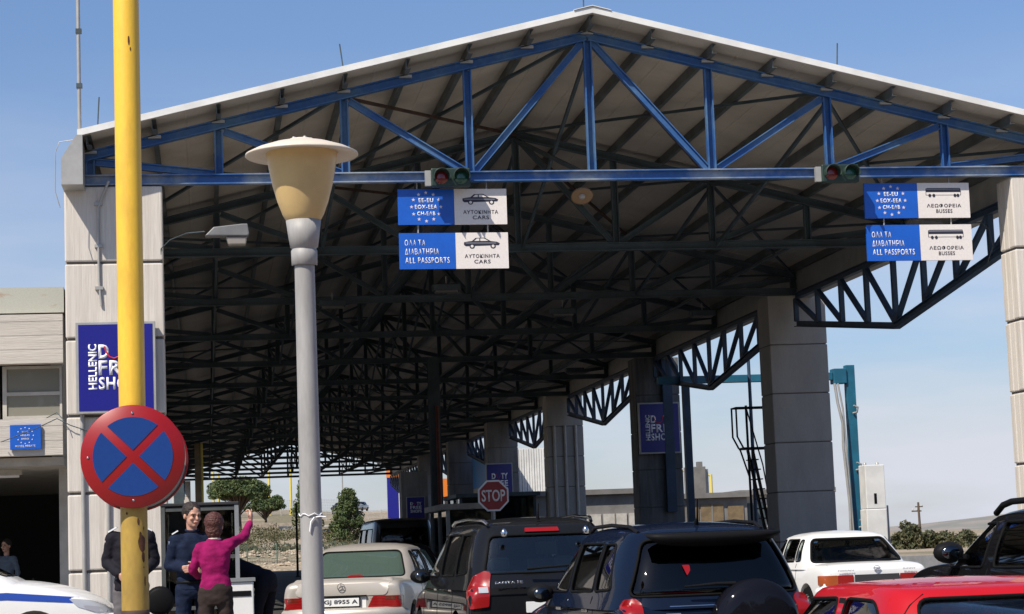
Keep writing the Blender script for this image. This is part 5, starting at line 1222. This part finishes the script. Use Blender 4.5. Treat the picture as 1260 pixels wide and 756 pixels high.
def person(label, loc, rz, J, s=1.0, top=NAVYU, bot=NAVYU, hairm=HAIRD, headM=ident, female=False, hair_len=0.0, hair_vol=1.0, hands=None, jacket=0.0, seed=1, group=None, torso_pitch=0.0, lean=None, collar=None):
    """J: joint positions in the person's own frame (x right, y forward, z up, feet at 0), for a 1.8 m figure"""
    t = thing('person', label, 'person', loc, rz, group); t.scale = (s, s, s)
    g_ = lambda k: Vector(J[k])
    pel, che, nek, hed = g_('pelvis'), g_('chest'), g_('neck'), g_('head')
    b = MB()
    head(b, hed, headM, 1.06); capsule(b, nek - (nek - che) * .1, hed + headM @ Vector((0, -.012, -.055)), .052, .054)
    capsule(b, pel, che, .075, .075)
    for S_ in ('L', 'R'):
        capsule(b, g_('sh' + S_), g_('el' + S_), .042, .035); capsule(b, g_('el' + S_), g_('wr' + S_), .036, .025); capsule(b, che, g_('sh' + S_), .055, .04)
        capsule(b, g_('hip' + S_), g_('kn' + S_), .07, .048); capsule(b, g_('kn' + S_), g_('an' + S_), .048, .035); capsule(b, pel, g_('hip' + S_), .07, .06)
        capsule(b, g_('an' + S_), g_('an' + S_) + Vector((0, .12, -.03)), .035, .03)
        hd = (hands or {}).get(S_)
        dr = (g_('wr' + S_) - g_('el' + S_)).normalized()
        if hd is None: hd = (dr, (1 if S_ == 'L' else -1, 0, 0), .5)
        hand(b, g_('wr' + S_), hd[0], hd[1], 1 if S_ == 'R' else -1, hd[2])
    fuse(b, 'body', SKIN, t, .0075, it=2)
    # upper garment
    b = MB(); ax = (che - pel).normalized(); shw = .195 if not female else .175
    sx = (g_('shR') - g_('shL')).normalized(); yaw = atan2(sx.y, sx.x)
    hb_ = .155 if not female else .165; wb = .150 if not female else .135
    if abs(ax.z) > .75:
        P = lambda k: pel.lerp(che, k)
        loft(b, [(P(-.12 - jacket * .1), hb_ + jacket * .015, .115 + jacket * .01, yaw), (P(.12), hb_, .115, yaw), (P(.40), wb + jacket * .02, .102 + jacket * .01, yaw), (P(.72), shw * .86, .118, yaw), (P(1.0), shw * .93, .120, yaw), (P(1.17), shw * .78, .095, yaw), (P(1.30), shw * .47, .075, yaw), (P(1.40), .068, .064, yaw)])
    else:
        capsule(b, pel, pel.lerp(che, .5), .135, .14, 16); capsule(b, pel.lerp(che, .4), che, .15, .155, 16); capsule(b, che, nek, .12, .06, 14)
    for S_ in ('L', 'R'):
        capsule(b, che.lerp(g_('sh' + S_), .55) + Vector((0, 0, .02)), g_('sh' + S_), .075, .066 + jacket * .008)
        capsule(b, g_('sh' + S_), g_('el' + S_), .060 + jacket * .01, .048 + jacket * .010); capsule(b, g_('el' + S_), g_('wr' + S_) - (g_('wr' + S_) - g_('el' + S_)).normalized() * .015, .049 + jacket * .010, .036 + jacket * .010)
    fuse(b, 'jacket' if jacket else 'jumper', top, t, .012, .010, 8, seed)
    # trousers
    b = MB()
    loft(b, [(pel + Vector((0, 0, .06)), wb + .01, .11, yaw), (pel, hb_ + .008, .12, yaw), (pel - Vector((0, 0, .10)), hb_ + .004, .118, yaw), (pel - Vector((0, 0, .16)), hb_ - .02, .10, yaw)] if abs(ax.z) > .5 else [(pel + Vector((0, .02, .08)), .13, .13, 0), (pel - Vector((0, 0, .06)), .16, .13, 0), (pel - Vector((0, 0, .14)), .14, .11, 0)])
    for S_ in ('L', 'R'):
        h, k, a = g_('hip' + S_), g_('kn' + S_), g_('an' + S_)
        capsule(b, h, k, .093, .068); capsule(b, k, a + Vector((0, 0, .0)), .068, .056)
    fuse(b, 'trousers', bot, t, .012, .009, 8, seed + 3)
    b = MB()
    for S_ in ('L', 'R'):
        a = g_('an' + S_); f_ = Vector(J.get('toe' + S_, (0, 1, 0))).normalized()
        capsule(b, Vector((a.x, a.y, .045)) - f_ * .03, Vector((a.x, a.y, .040)) + f_ * .15, .045, .038, 12)
    fuse(b, 'shoes', SHOE, t, .010)
    hair(t, hed, headM, hairm, 1.06, hair_len, hair_vol, seed); face_bits(t, hed, headM, 1.06)
    if collar: MB().tube([nek + Vector((.062 * cos(k * pi / 10), .060 * sin(k * pi / 10) + .0, .005 - .012 * sin(k * pi / 10))) for k in range(21)], .012, 8).build('collar', collar, t)
    return t
def stand(**kw):
    J = dict(pelvis=(0, 0, .98), chest=(0, 0, 1.34), neck=(0, -.005, 1.50), head=(0, .01, 1.665), shL=(-.18, 0, 1.415), shR=(.18, 0, 1.415), elL=(-.25, -.02, 1.16), elR=(.25, -.02, 1.16), wrL=(-.24, .08, .92), wrR=(.24, .08, .92),
             hipL=(-.09, 0, .92), hipR=(.09, 0, .92), knL=(-.11, .01, .50), knR=(.11, .01, .50), anL=(-.12, -.02, .09), anR=(.12, -.02, .09)); J.update(kw); return J
# policeman, faces the camera, hands together at the waist, turned towards the woman
pc = person('dark-haired officer in navy uniform facing the woman, hands joined at the waist', (-.15, 21.8, .09), radians(188),
    stand(shL=(-.17, 0, 1.41), shR=(.17, 0, 1.41), elL=(-.235, -.03, 1.15), elR=(.235, -.02, 1.16), wrL=(-.02, .19, 1.13), wrR=(.05, .19, 1.10), head=(0, .02, 1.645)), 1.02, NAVYU, NAVYU, HAIRD, rotm(radians(20), radians(-6)), jacket=1, seed=2, collar=NAVYU,
    hands={'L': ((1, .25, -.1), (0, -1, 0), .8), 'R': ((-1, .25, .1), (0, -1, 0), .8)})
MB().tube([(.155 * cos(k * pi / 14), .118 * sin(k * pi / 14), .985) for k in range(29)], .022, 6).build('duty_belt', BLACK, pc)
for s in (-1, 1):
    MB().beam((s * .145, .03, 1.505), (s * .205, .02, 1.47), .05, .012).build('shoulder_flash', WHT if s > 0 else NAVYU, pc)
MB().box(.225, .24, -.03, .03, 1.33, 1.40).build('arm_patch', mat('arm_patch', (0.25, 0.3, 0.4), 0.6), pc)
# woman from behind, right arm raised and pointing
wm = person('woman in a magenta jumper seen from behind, pointing with her raised right arm', (.075, 21.0, .09), radians(-4),
    stand(shL=(-.15, 0, 1.39), shR=(.155, 0, 1.42), elL=(-.235, .04, 1.17), wrL=(-.18, .24, 1.10), elR=(.295, .20, 1.50), wrR=(.35, .39, 1.655), head=(.0, .02, 1.605), neck=(0, -.005, 1.47), pelvis=(0, 0, .97)), .965, PINK, TROUS, HAIRR, rotm(radians(-6), 0),
    female=True, hair_len=.03, hair_vol=1.08, seed=5, hands={'R': ((.12, .35, .95), (-1, .2, 0), [.2, .9, 1.1, 1.2]), 'L': ((.6, .7, -.1), (0, 0, -1), .6)}, collar=mat('cream_collar', (0.6, 0.5, 0.45), 0.8))
# officer behind the yellow pole
oc = person('person in a dark jacket and grey trousers standing behind the yellow pole', (-.80, 22.4, .095), radians(180),
    stand(shL=(-.175, 0, 1.41), shR=(.175, 0, 1.41), elL=(-.235, -.05, 1.17), elR=(.235, -.05, 1.17), wrL=(-.10, .17, 1.04), wrR=(.10, .17, 1.04)), 1.05, BLKJ, GREYT, HAIRD, rotm(0, 0), jacket=1.6, seed=8, collar=BLKJ)
for s in (-1, 1): MB().beam((s * .13, .03, 1.52), (s * .215, .02, 1.475), .045, .014).build('shoulder_flash', WHT, oc)
MB().box(.240, .252, -.02, .02, 1.36, 1.39).build('arm_patch', WHT, oc)
# bending person
bp = person('person in black bending forward beside the low white cabinet', (.66, 26.4, .095), radians(62),
    dict(pelvis=(0, -.08, .93), chest=(0, .32, 1.06), neck=(0, .47, 1.04), head=(0, .60, .98), shL=(-.18, .38, 1.06), shR=(.18, .38, 1.06), elL=(-.22, .46, .78), elR=(.22, .46, .80), wrL=(-.16, .58, .56), wrR=(.18, .60, .58),
         hipL=(-.10, -.08, .88), hipR=(.10, -.08, .88), knL=(-.12, .02, .49), knR=(.12, -.02, .49), anL=(-.13, -.06, .09), anR=(.13, -.12, .09)), 1.0, BLKJ, BLKJ, HAIRD, rotm(0, radians(-70)), jacket=1, seed=11)
# person at the left edge
person('person in a grey blue shirt just at the left edge behind the police car', (-3.62, 39.0, .12), radians(150), stand(), .93, mat('grey_blue_shirt', (0.10, 0.13, 0.17), 0.85), NAVYU, HAIRD, seed=14)

# ------------------------------------------------------------------ trees and background
def leaf_mesh(name, m, clumps, leaf, per, seed, flat=1.0, needle=False):
    rnd = random.Random(seed); vs = []; fs = []
    for (c, r) in clumps:
        for _ in range(int(per * r * r * 4) + 6):
            while True:
                d = Vector((rnd.uniform(-1, 1), rnd.uniform(-1, 1), rnd.uniform(-1, 1)))
                if .15 < d.length < 1: break
            d = d.normalized() * (d.length ** .45) * r * (1 + .25 * noise.noise(Vector(c) + d)); d.z *= flat
            p = Vector(c) + d; a = Vector((rnd.gauss(0, 1), rnd.gauss(0, 1), rnd.gauss(0, 1))).normalized(); u = a.cross(Vector((rnd.gauss(0, 1), rnd.gauss(0, 1), rnd.gauss(0, 1)))).normalized()
            l_ = leaf * rnd.uniform(.6, 1.3); w__ = l_ * (.45 if not needle else .25); k = len(vs)
            vs += [p - u * l_, p + a * w__, p + u * l_, p - a * w__]; fs.append((k, k + 1, k + 2, k + 3))
    b = MB(); b.add(vs, fs); return b.mesh(name, m)
def tree(name, label, loc, H, crown, m, leaf, per, seed, trunk_r=.2, flat=1.0, group=None, cat='tree', shape='round', cs=(.22, .40)):
    rnd = random.Random(seed); t = thing(name, label, cat, loc, 0, group); cl = []; b = MB()
    base = H * (1 - crown[1]); R_ = crown[0]
    b.tube([(0, 0, -.5), (.05 * H * .3, 0, base * .6), (0, .1, base + (H - base) * .5), (0, 0, H * .93)], [trunk_r, trunk_r * .8, trunk_r * .5, trunk_r * .15], 8)
    n = crown[2]
    for k in range(n):
        a = rnd.uniform(0, 2 * pi); f = rnd.random()
        z = base + (H - base) * (f if shape != 'umbrella' else .55 + .4 * f)
        w__ = {'round': sqrt(max(.05, 1 - (2 * f - .9) ** 2)), 'cone': 1.05 - f * .85, 'umbrella': 1 - .35 * f}[shape]
        r = R_ * w__ * rnd.uniform(.35, .85); c = (r * cos(a), r * sin(a), z); cr = R_ * rnd.uniform(*cs)
        cl.append((c, cr)); b.tube([(0, 0, max(base * .7, z - R_ * .5)), (c[0] * .5, c[1] * .5, z - R_ * .12), c], [trunk_r * .35, trunk_r * .2, trunk_r * .06], 5)
    b.build('trunk', BARK, t); link('crown', leaf_mesh('crown', m, cl, leaf, per, seed, flat), t)
    return t
def tz(x, y): return terrain_z(x, y)
# right-hand bushes beyond the canopy
tree('olive_tree', 'rounded dark olive tree left of the utility pole', (50.9, 147, -.1), 1.75, (1.35, .95, 26), LEAFO, .16, 130, 21, .12, group='olive trees by the right field')
tree('olive_tree', 'lower olive tree directly below the utility pole', (52.9, 148, -.1), 1.1, (1.2, .98, 24), LEAFO, .16, 130, 22, .12, group='olive trees by the right field')
tree('olive_tree', 'sparse low olive tree behind the black wing mirror', (55.4, 152, -.1), .9, (1.3, .98, 22), LEAFO, .16, 110, 23, .10, group='olive trees by the right field')
tree('olive_tree', 'low olive bush peeping past the black bonnet', (58.4, 155, -.1), .9, (1.4, .98, 22), LEAFO, .16, 110, 24, .10, group='olive trees by the right field')
# pines beyond the left end of the canopy
tree('umbrella_pine', 'broad dark umbrella pine seen through the far truss web', (3.6, 235, tz(3.6, 235)), 6.0, (4.4, .80, 120), LEAFP, .16, 75, 31, .25, cs=(.10, .22), flat=.5, group='pines beyond the canopy', shape='umbrella')
tree('umbrella_pine', 'second umbrella pine low behind the fence posts', (7.3, 262, tz(7.3, 262)), 3.4, (3.0, .9, 80), LEAFP, .16, 75, 32, .2, cs=(.10, .24), flat=.6, group='pines beyond the canopy', shape='umbrella')
tree('pine_tree', 'green pine just left of the grey lamp post', (10.2, 215, tz(10.2, 215)), 6.0, (1.9, .85, 90), LEAFP, .13, 120, 33, .15, cs=(.12, .25), group='pines beyond the canopy', shape='cone')
tree('pine_tree', 'bright green pine right of the grey lamp post', (13.4, 200, tz(13.4, 200)), 4.6, (2.3, .95, 120), LEAFP, .13, 130, 34, .15, cs=(.12, .24), group='pines beyond the canopy', shape='cone')
# scrub
rnd = random.Random(5); cl = []
for _ in range(950):
    y = rnd.uniform(179, 222); x = rnd.uniform(-6, 28)
    if noise.noise(Vector((x * .16, y * .10, 1))) < -.22: continue
    cl.append(((x, y, tz(x, y) + .1), rnd.uniform(.25, .8)))
scr = bpy.data.objects.new('scrub', leaf_mesh('scrub', mat('dry_scrub_leaves', (0.10, 0.085, 0.035), 0.95, scale=.5, col2=(0.055, 0.06, 0.025), thr=(.4, .6)), cl, .13, 26, 9, .8)); COL.objects.link(scr)
tag(scr, 'dry brown and olive scrub covering the bank beyond the canopy', 'scrub', kind='stuff')
cl = []
for _ in range(260):
    y = rnd.uniform(128, 168); x = rnd.uniform(62, 100) if rnd.random() < .5 else rnd.uniform(48, 70); cl.append(((x, y, 0), rnd.uniform(.3, .7)))
scr = bpy.data.objects.new('field_grass', leaf_mesh('field_grass', LEAFO, cl, .12, 14, 10, .6)); COL.objects.link(scr)
tag(scr, 'low rough vegetation at the edge of the right-hand field', 'grass', kind='stuff')
rnd = random.Random(8); b = MB()
for _ in range(1300):
    y = rnd.choice((171, 174.5, 177.5, 179.5)) + rnd.gauss(0, .7); x = rnd.uniform(-4, 24); r = rnd.uniform(.08, .22) * rnd.choice((1, 1, 1, 2)); z = tz(x, y)
    vs = [Vector((x, y, z)) + Vector((r * rnd.uniform(.7, 1.2) * cos(k * pi / 3), r * rnd.uniform(.7, 1.2) * sin(k * pi / 3), r * rnd.uniform(-.3, .1))) for k in range(6)] + [Vector((x + r * rnd.uniform(-.5, .5), y, z + r * rnd.uniform(.25, .6)))]
    b.add(vs, [(k, (k + 1) % 6, 6) for k in range(6)])
tag(b.build('stones', mat('pale_stone', (0.40, 0.32, 0.235), 0.95, var=.3, rand=.2)), 'pale stones strewn at the foot of the bank', 'stones', kind='stuff')
rnd = random.Random(12); cl = []
for _ in range(230):
    x = rnd.uniform(-70, 90); y = rnd.uniform(-62, -38); r_ = rnd.uniform(1.2, 2.8); cl.append(((x, y, tz(x, y) + r_ * .6 + rnd.uniform(0, 3)), r_))
scr = bpy.data.objects.new('tree_belt', leaf_mesh('tree_belt', LEAFO, cl, .5, 9, 13, .9)); COL.objects.link(scr)  # foliage added out of view to darken what the cars reflect
tag(scr, 'dense unseen tree belt added behind the viewpoint for darker car reflections', 'trees', kind='stuff')
# terrace wall, guard rail, parked cars
def ribbon(name, label, cat, pts, h, th, m, sink=.6):
    t = thing(name, label, cat, (pts[0][0], pts[0][1], 0))
    for i in range(len(pts) - 1):
        (xa, ya), (xb, yb) = pts[i], pts[i + 1]; za, zb2 = tz(xa, ya), tz(xb, yb)
        d = Vector((xb - xa, yb - ya, 0)).normalized(); nrm = Vector((-d.y, d.x, 0)) * th / 2
        vs = []
        for (x, y, z) in ((xa, ya, za), (xb, yb, zb2)):
            p = Vector((x - pts[0][0], y - pts[0][1], z)); vs += [p - nrm - Vector((0, 0, sink)), p + nrm - Vector((0, 0, sink)), p + nrm + Vector((0, 0, h)), p - nrm + Vector((0, 0, h))]
        MB().add(vs, [(0, 1, 5, 4), (1, 2, 6, 5), (2, 3, 7, 6), (3, 0, 4, 7), (0, 3, 2, 1), (4, 5, 6, 7)]).build('wall_segment', m, t)
    return t
ribbon('terrace_wall', 'low pale retaining wall below the parked cars on the terrace', 'wall', [(8, 236), (14, 236), (20, 237), (27, 238)], .5, .4, CREAM)
ribbon('boundary_wall', 'long low stone wall running up the dry slope', 'wall', [(-6, 262), (0, 258), (6, 254), (12, 250)], .7, .4, mat('stone_wall', (.28, .23, .18), .95, var=.3))
ribbon('field_wall', 'low beige wall at the edge of the right-hand field', 'wall', [(23.7, 70), (30, 73), (40, 78)], .47, .25, CREAM)
def fence(label, pts, h, m, mm, n, group=None):
    t = thing('wire_fence', label, 'fence', (pts[0][0], pts[0][1], 0), 0, group); P = [Vector((*p, 0)) for p in pts]
    tot = sum((P[i + 1] - P[i]).length for i in range(len(P) - 1)); ps = []
    for k in range(n + 1):
        s_ = tot * k / n
        for i in range(len(P) - 1):
            l_ = (P[i + 1] - P[i]).length
            if s_ <= l_ + 1e-6: ps.append(P[i].lerp(P[i + 1], s_ / l_)); break
            s_ -= l_
    o0 = P[0]
    tops = []
    for p in ps:
        z = tz(p.x, p.y); q = p - o0; MB().tube([(q.x, q.y, z - .2), (q.x, q.y, z + h)], .045, 6).build('fence_post', m, t); tops.append((q, z))
    b = MB()
    for i in range(len(tops) - 1):
        (a, za), (c, zc) = tops[i], tops[i + 1]
        for f in [.1 + .18 * j for j in range(6)]: b.tube([(a.x, a.y, za + h * f * .9), (c.x, c.y, zc + h * f * .9)], .012, 3, cap=False)
        for j in range(12): 
            u = j / 12; v = (j + 1) / 12; p, q = a.lerp(c, u), a.lerp(c, v); z1, z2 = lerp(za, zc, u), lerp(za, zc, v)
            b.tube([(p.x, p.y, z1 + .05), (q.x, q.y, z2 + h * .95)], .009, 3, cap=False); b.tube([(p.x, p.y, z1 + h * .95), (q.x, q.y, z2 + .05)], .009, 3, cap=False)
    b.build('wire_mesh', mm, t); return t
fence('green wire fence along the foot of the scrub bank', [(-4, 176), (8, 175), (20, 176), (30, 178)], 1.7, MESHG, MESHG, 14, 'wire fences on the bank')
fence('pale wire fence on top of the slope behind the pines', [(-6, 285), (6, 282), (18, 280)], 2.2, CREAM, GUTT, 9, 'wire fences on the bank')
fence('thin guard rail fence in front of the parked cars', [(13.5, 270), (20, 270), (26, 272)], 1.2, CREAM, CREAM, 7, 'wire fences on the bank')
base_c = None
for x, y, m_, lb in ((19.4, 296, GRYC, 'tiny dark car parked on the far terrace'), (22.2, 297, mat('grey_blue_paint', (.16, .18, .2), .3, coat=1), 'tiny grey car parked on the far terrace beside the dark one')):
    make_car('parked_car', lb, (x, y, tz(x, y) + .02), radians(160), dict(SEDW), m_, G_DARK, 'cars parked on the far terrace')
# yellow posts, street lights
def simple_post(name, label, cat, x, y, z0, h, r, m, arm=None, group=None):
    t = thing(name, label, cat, (x, y, z0), 0, group); MB().tube([(0, 0, -.3), (0, 0, h)], [r, r * .8], 8).build('post', m, t)
    MB().lathe([(r * 2, 0), (r * 2, .05), (r, .08)], n=10).build('foot', m, t)
    if arm: MB().tube([(0, 0, h - .1), (arm * .4, 0, h + .25), (arm, 0, h + .3)], r * .5, 6).build('arm', m, t); box('lamp_head', GUTT, t, min(arm, arm * 1.35), max(arm, arm * 1.35), -.15, .15, h + .22, h + .36)
    return t
for x, y, h, lb in ((1.02, 285, 6.2, 'tall yellow post nearest the policeman'), (1.72, 286, 6.0, 'second yellow post beside the nearest one'), (8.5, 284, 6.0, 'yellow post behind the raised arm'), (11.4, 284, 6.4, 'yellow post just left of the grey lamp post')):
    simple_post('yellow_post', lb, 'post', x, y, tz(x, y), h, .17, YPOST, group='yellow posts beyond the canopy')
t = thing('brown_column', 'narrow brown and yellow column rising behind the policeman', 'column', (-.35, 105, 0)); box('shaft', BROWN, t, -.18, .12, -.15, .15, 0, 7.0); box('edge_strip', YPOST, t, .121, .24, -.12, .12, 0, 7.0)
t = thing('dark_column', 'dark column behind the left end of the guard booth', 'column', (-1.4, 110, 0)); box('shaft', DSTEEL, t, -.26, .26, -.2, .2, 0, 7.0); box('base', GREYB, t, -.4, .4, -.3, .3, 0, .4)
simple_post('lamp_post', 'thin black post in front of the scrub bank', 'post', 5.1, 120, 0, 4.2, .07, BLACK)
simple_post('far_street_light', 'slim grey street light left of the parked cars', 'street light', 17, 262, tz(17, 262), 9, .09, GUTT, 1.6, 'far street lights')
simple_post('far_street_light', 'yellow street light beyond the low grey building', 'street light', 34.5, 140, 0, 5.7, .12, YPOST, -2.2, 'far street lights')
t = thing('fuel_pylon', 'tall blue pylon with an orange top beside the sign tower', 'sign', (17.85, 198, tz(17.8, 198)))
box('blue_slab', NAVY, t, -.75, .3, -.2, .2, -.3, 5.9); box('orange_top', ORANGE, t, -.78, .8, -.25, .25, 5.91, 7.4); box('blue_leg', NAVY, t, .55, .72, -.2, .2, -.3, 5.9); box('white_leg', WHT, t, .32, .50, -.18, .18, -.3, 5.9)
# gantry
t = thing('height_gantry', 'teal steel gantry spanning behind the shaded pillar, with cables down its right leg', 'gantry', (16.6, 60, 0))
box('beam', TEAL, t, -3.3, 2.04, -.13, .13, 5.92, 6.14, .01); box('right_leg', TEAL, t, 2.46, 2.73, -.13, .13, 0, 6.35, .01); box('left_leg', DBLUE, t, -2.56, -2.36, -.12, .12, 0, 5.87); box('leg_cap', TEAL, t, 2.05, 2.455, -.2, .2, 5.80, 6.25, .02)
for z in (1.5, 3.2, 4.9): 
    MB().tube([(2.6, -.16, z), (2.68, -.3, z + .02), (2.72, -.3, z + .16), (2.58, -.3, z + .22)], .03, 6).build('hook', GUTT, t)
MB().tube([(2.05, -.25, 5.8), (2.10, -.3, 5.2), (2.22, -.3, 4.6), (2.2, -.3, 3.9), (2.30, -.3, 2.2), (2.28, -.3, 1.0), (2.1, -.3, .0)], .045, 8).build('cable', GUTT, t)
MB().tube([(2.15, -.25, 5.8), (2.25, -.3, 5.0), (2.32, -.3, 3.0), (2.38, -.3, 1.0), (2.3, -.3, .0)], .03, 8).build('cable', GUTT, t)
box('foot_plate', GUTT, t, 2.2, 2.8, -.3, .3, 0, .06)
# stair
t = thing('steel_stair', 'black steel inspection platform with ladder stair left of the shaded pillar', 'stairs', (15.0, 56, 0))
box('platform', BLACK, t, -.30, .62, -.28, .28, 3.74, 3.80)
for y in (-.25, .25):
    MB().tube([(-.46, y, 4.92), (-.46, y, 4.10), (-.30, y, 3.78)], .026, 6).build('guard_post', BLACK, t)
    MB().tube([(-.46, y, 4.90), (.6, y, 4.90)], .024, 6).build('hand_rail', BLACK, t)
MB().tube([(-.46, -.25, 4.90), (-.46, .25, 4.90)], .022, 6).build('hand_rail', BLACK, t)
for y in (-.25, .25): MB().beam((-.05, y, 3.74), (.60, y, 0), .05, .16, up=(0, 1, 0)).build('stringer', BLACK, t)
MB().tube([(-.18, -.27, 4.9), (.22, -.27, 3.3), (.45, -.27, 1.6)], .02, 6).build('stair_rail', BLACK, t)
for k in range(13): z = .2 + k * .27; x = .60 - .65 * z / 3.74; MB().box(x - .12, x + .12, -.24, .24, z, z + .03).build('step', BLACK, t)
MB().tube([(-.16, -.3, 0), (-.19, -.3, 4.95)], .035, 8).build('support_post', BLACK, t); MB().tube([(-.42, -.3, 3.76), (-.16, -.3, 2.9)], .025, 8).build('strut', BLACK, t)
simple_post('dark_post', 'tall thin dark post behind the steel stair', 'post', 15.35, 57.2, 0, 6.6, .06, DBLUE)
# white slab post
t = thing('white_post', 'white rectangular concrete post right of the teal gantry', 'post', (19.07, 58, 0))
box('slab', WHITEF, t, -.3, .3, -.25, .35, 0, 2.0, .02); box('slab', WHITEF, t, -.28, .30, -.24, .35, 2.01, 3.27, .02); box('recess', BLACK, t, -.05, .03, -.245, -.241, 2.15, 2.45)
for x in (-.2, .17): MB().lathe([(.05, 3.27), (.05, 3.34), (0, 3.35)], (x, 0, 0), 8).build('cap', GUTT, t)
simple_post('service_pole', 'short thin pole beside the white concrete post', 'post', 19.55, 58.2, 0, 2.1, .035, GUTT)
# low buildings on the right
def low_building(name, label, x0, x1, y0, y1, h, wall, doors, roof=GREYB, group=None):
    t = thing(name, label, 'building', ((x0 + x1) / 2, y0, 0), 0, group); hx = (x1 - x0) / 2
    box('wall', wall, t, -hx, hx, 0, y1 - y0, 0, h - .25); box('roof', roof, t, -hx - .2, hx + .2, -.3, y1 - y0 + .2, h - .249, h)
    n = len(doors)
    for (a, b_, dz, m_) in doors:
        f = box('garage_door', m_, t, -hx + a * 2 * hx, -hx + b_ * 2 * hx, -.06, -.005, .05, dz)
        k = int((b_ - a) * 2 * hx / .9) + 1
        for i in range(1, k): xx = -hx + (a + (b_ - a) * i / k) * 2 * hx; MB().box(xx - .03, xx + .03, -.08, -.061, .05, dz).build('door_bar', GREYB, f)
    return t
low_building('low_shed', 'low grey shed with pale panels right of the pipe-clad pillar', 15.8, 21.6, 100, 108, 3.9, GREYB, [(.35, .56, 2.7, CREAM), (.58, .78, 2.7, CREAM), (.8, .98, 2.7, CREAM)])
low_building('garage_row', 'low building with brown doors left of the shaded pillar', 22.6, 26.4, 100, 106, 3.55, GREYB, [(.02, .35, 3.0, BROWN), (.38, .68, 3.0, BROWN), (.74, .95, 2.9, BROWN)], GREYB)
low_building('garage_row', 'low building with brown doors partly behind the steel stair', 26.45, 31, 101, 107, 3.65, CREAM, [(.05, .25, 3.0, DSTEEL), (.35, .68, 3.0, BROWN)], GREYB)
t = thing('chimney_stack', 'slim grey stack with two small caps above the garages', 'chimney', (28.6, 120, 0)); box('stack', GREYB, t, -.55, .55, -.5, .5, 0, 5.55, .03); box('stack', ALU, t, .56, .75, -.3, .3, 0, 5.4)
for x in (-.25, .3): box('cap', GREYB, t, x - .15, x + .15, -.2, .2, 5.56, 5.85, .02)
t = thing('container_truck', 'pale corrugated lorry box with a sky blue panel, between the far pillars', 'lorry', (16.0, 104, 0))
for k in range(16): box('corrugation', WHITEF, t, -.55 + k * .13, -.55 + k * .13 + .11, -.02 - .03 * (k % 2), 6, 1.1, 6.2)
box('blue_panel', SKYBL, t, -1.9, -.57, -.05, 6, 4.4, 6.25); box('lower_wall', CREAM, t, -1.9, -.57, 0, 6, 1.1, 4.39)
box('chassis', DARK, t, -1.8, 1.4, .1, 5.9, .7, 1.09)
for y in (1, 4.6): wheel(t, -1.5, y, .5, .3); wheel(t, 1.2, y, .5, .3)
t = thing('yellow_canopy', 'small yellow and white kiosk seen between the far pillars', 'kiosk', (18.9, 150, 0)); box('roof', ORANGE, t, -2, 1.2, -1, 2, 5.0, 6.3); box('wall', CREAM, t, -1.6, .8, 0, 2, 0, 4.99)
# utility pole
t = thing('utility_pole', 'distant wooden utility pole above the olive trees', 'utility pole', (63.4, 180, -.1)); MB().tube([(0, 0, 0), (-.05, 0, 3.95)], [.14, .1], 8).build('pole', BARK, t)
box('cross_arm', BARK, t, -.7, .2, -.05, .05, 3.1, 3.22); box('cross_arm', BARK, t, -.35, .35, -.05, .05, 3.5, 3.6)
for x in (-.6, -.2, .3): MB().lathe([(.05, 3.22 if x < 0 else 3.6), (.05, 3.38 if x < 0 else 3.75), (0, 3.4 if x < 0 else 3.77)], (x, 0, 0), 6).build('insulator', GUTT, t)
# far hills
b = MB(); N = 90; vs = []
for j in range(4):
    for i in range(N + 1):
        x = -200 + i * 50; y = 2600 + j * 260
        hgt = (24 * math.exp(-((x - 1330) / 260) ** 2) + 16 * math.exp(-((x - 900) / 200) ** 2) * 0 + 46 * math.exp(-((x - 2300) / 500) ** 2) + 14 * math.exp(-((x - 60) / 260) ** 2))
        hgt *= (0, .75, 1.0, .6)[j]; hgt += 5 * noise.noise(Vector((x * .006, j * 1.3, 2))) * (1 if j else 0)
        vs.append((x, y, hgt - (4 if j == 0 else 0)))
b.add(vs, [(j * (N + 1) + i, j * (N + 1) + i + 1, (j + 1) * (N + 1) + i + 1, (j + 1) * (N + 1) + i) for j in range(3) for i in range(N)], 0, True)
struct(b.build('hills', HILLM))
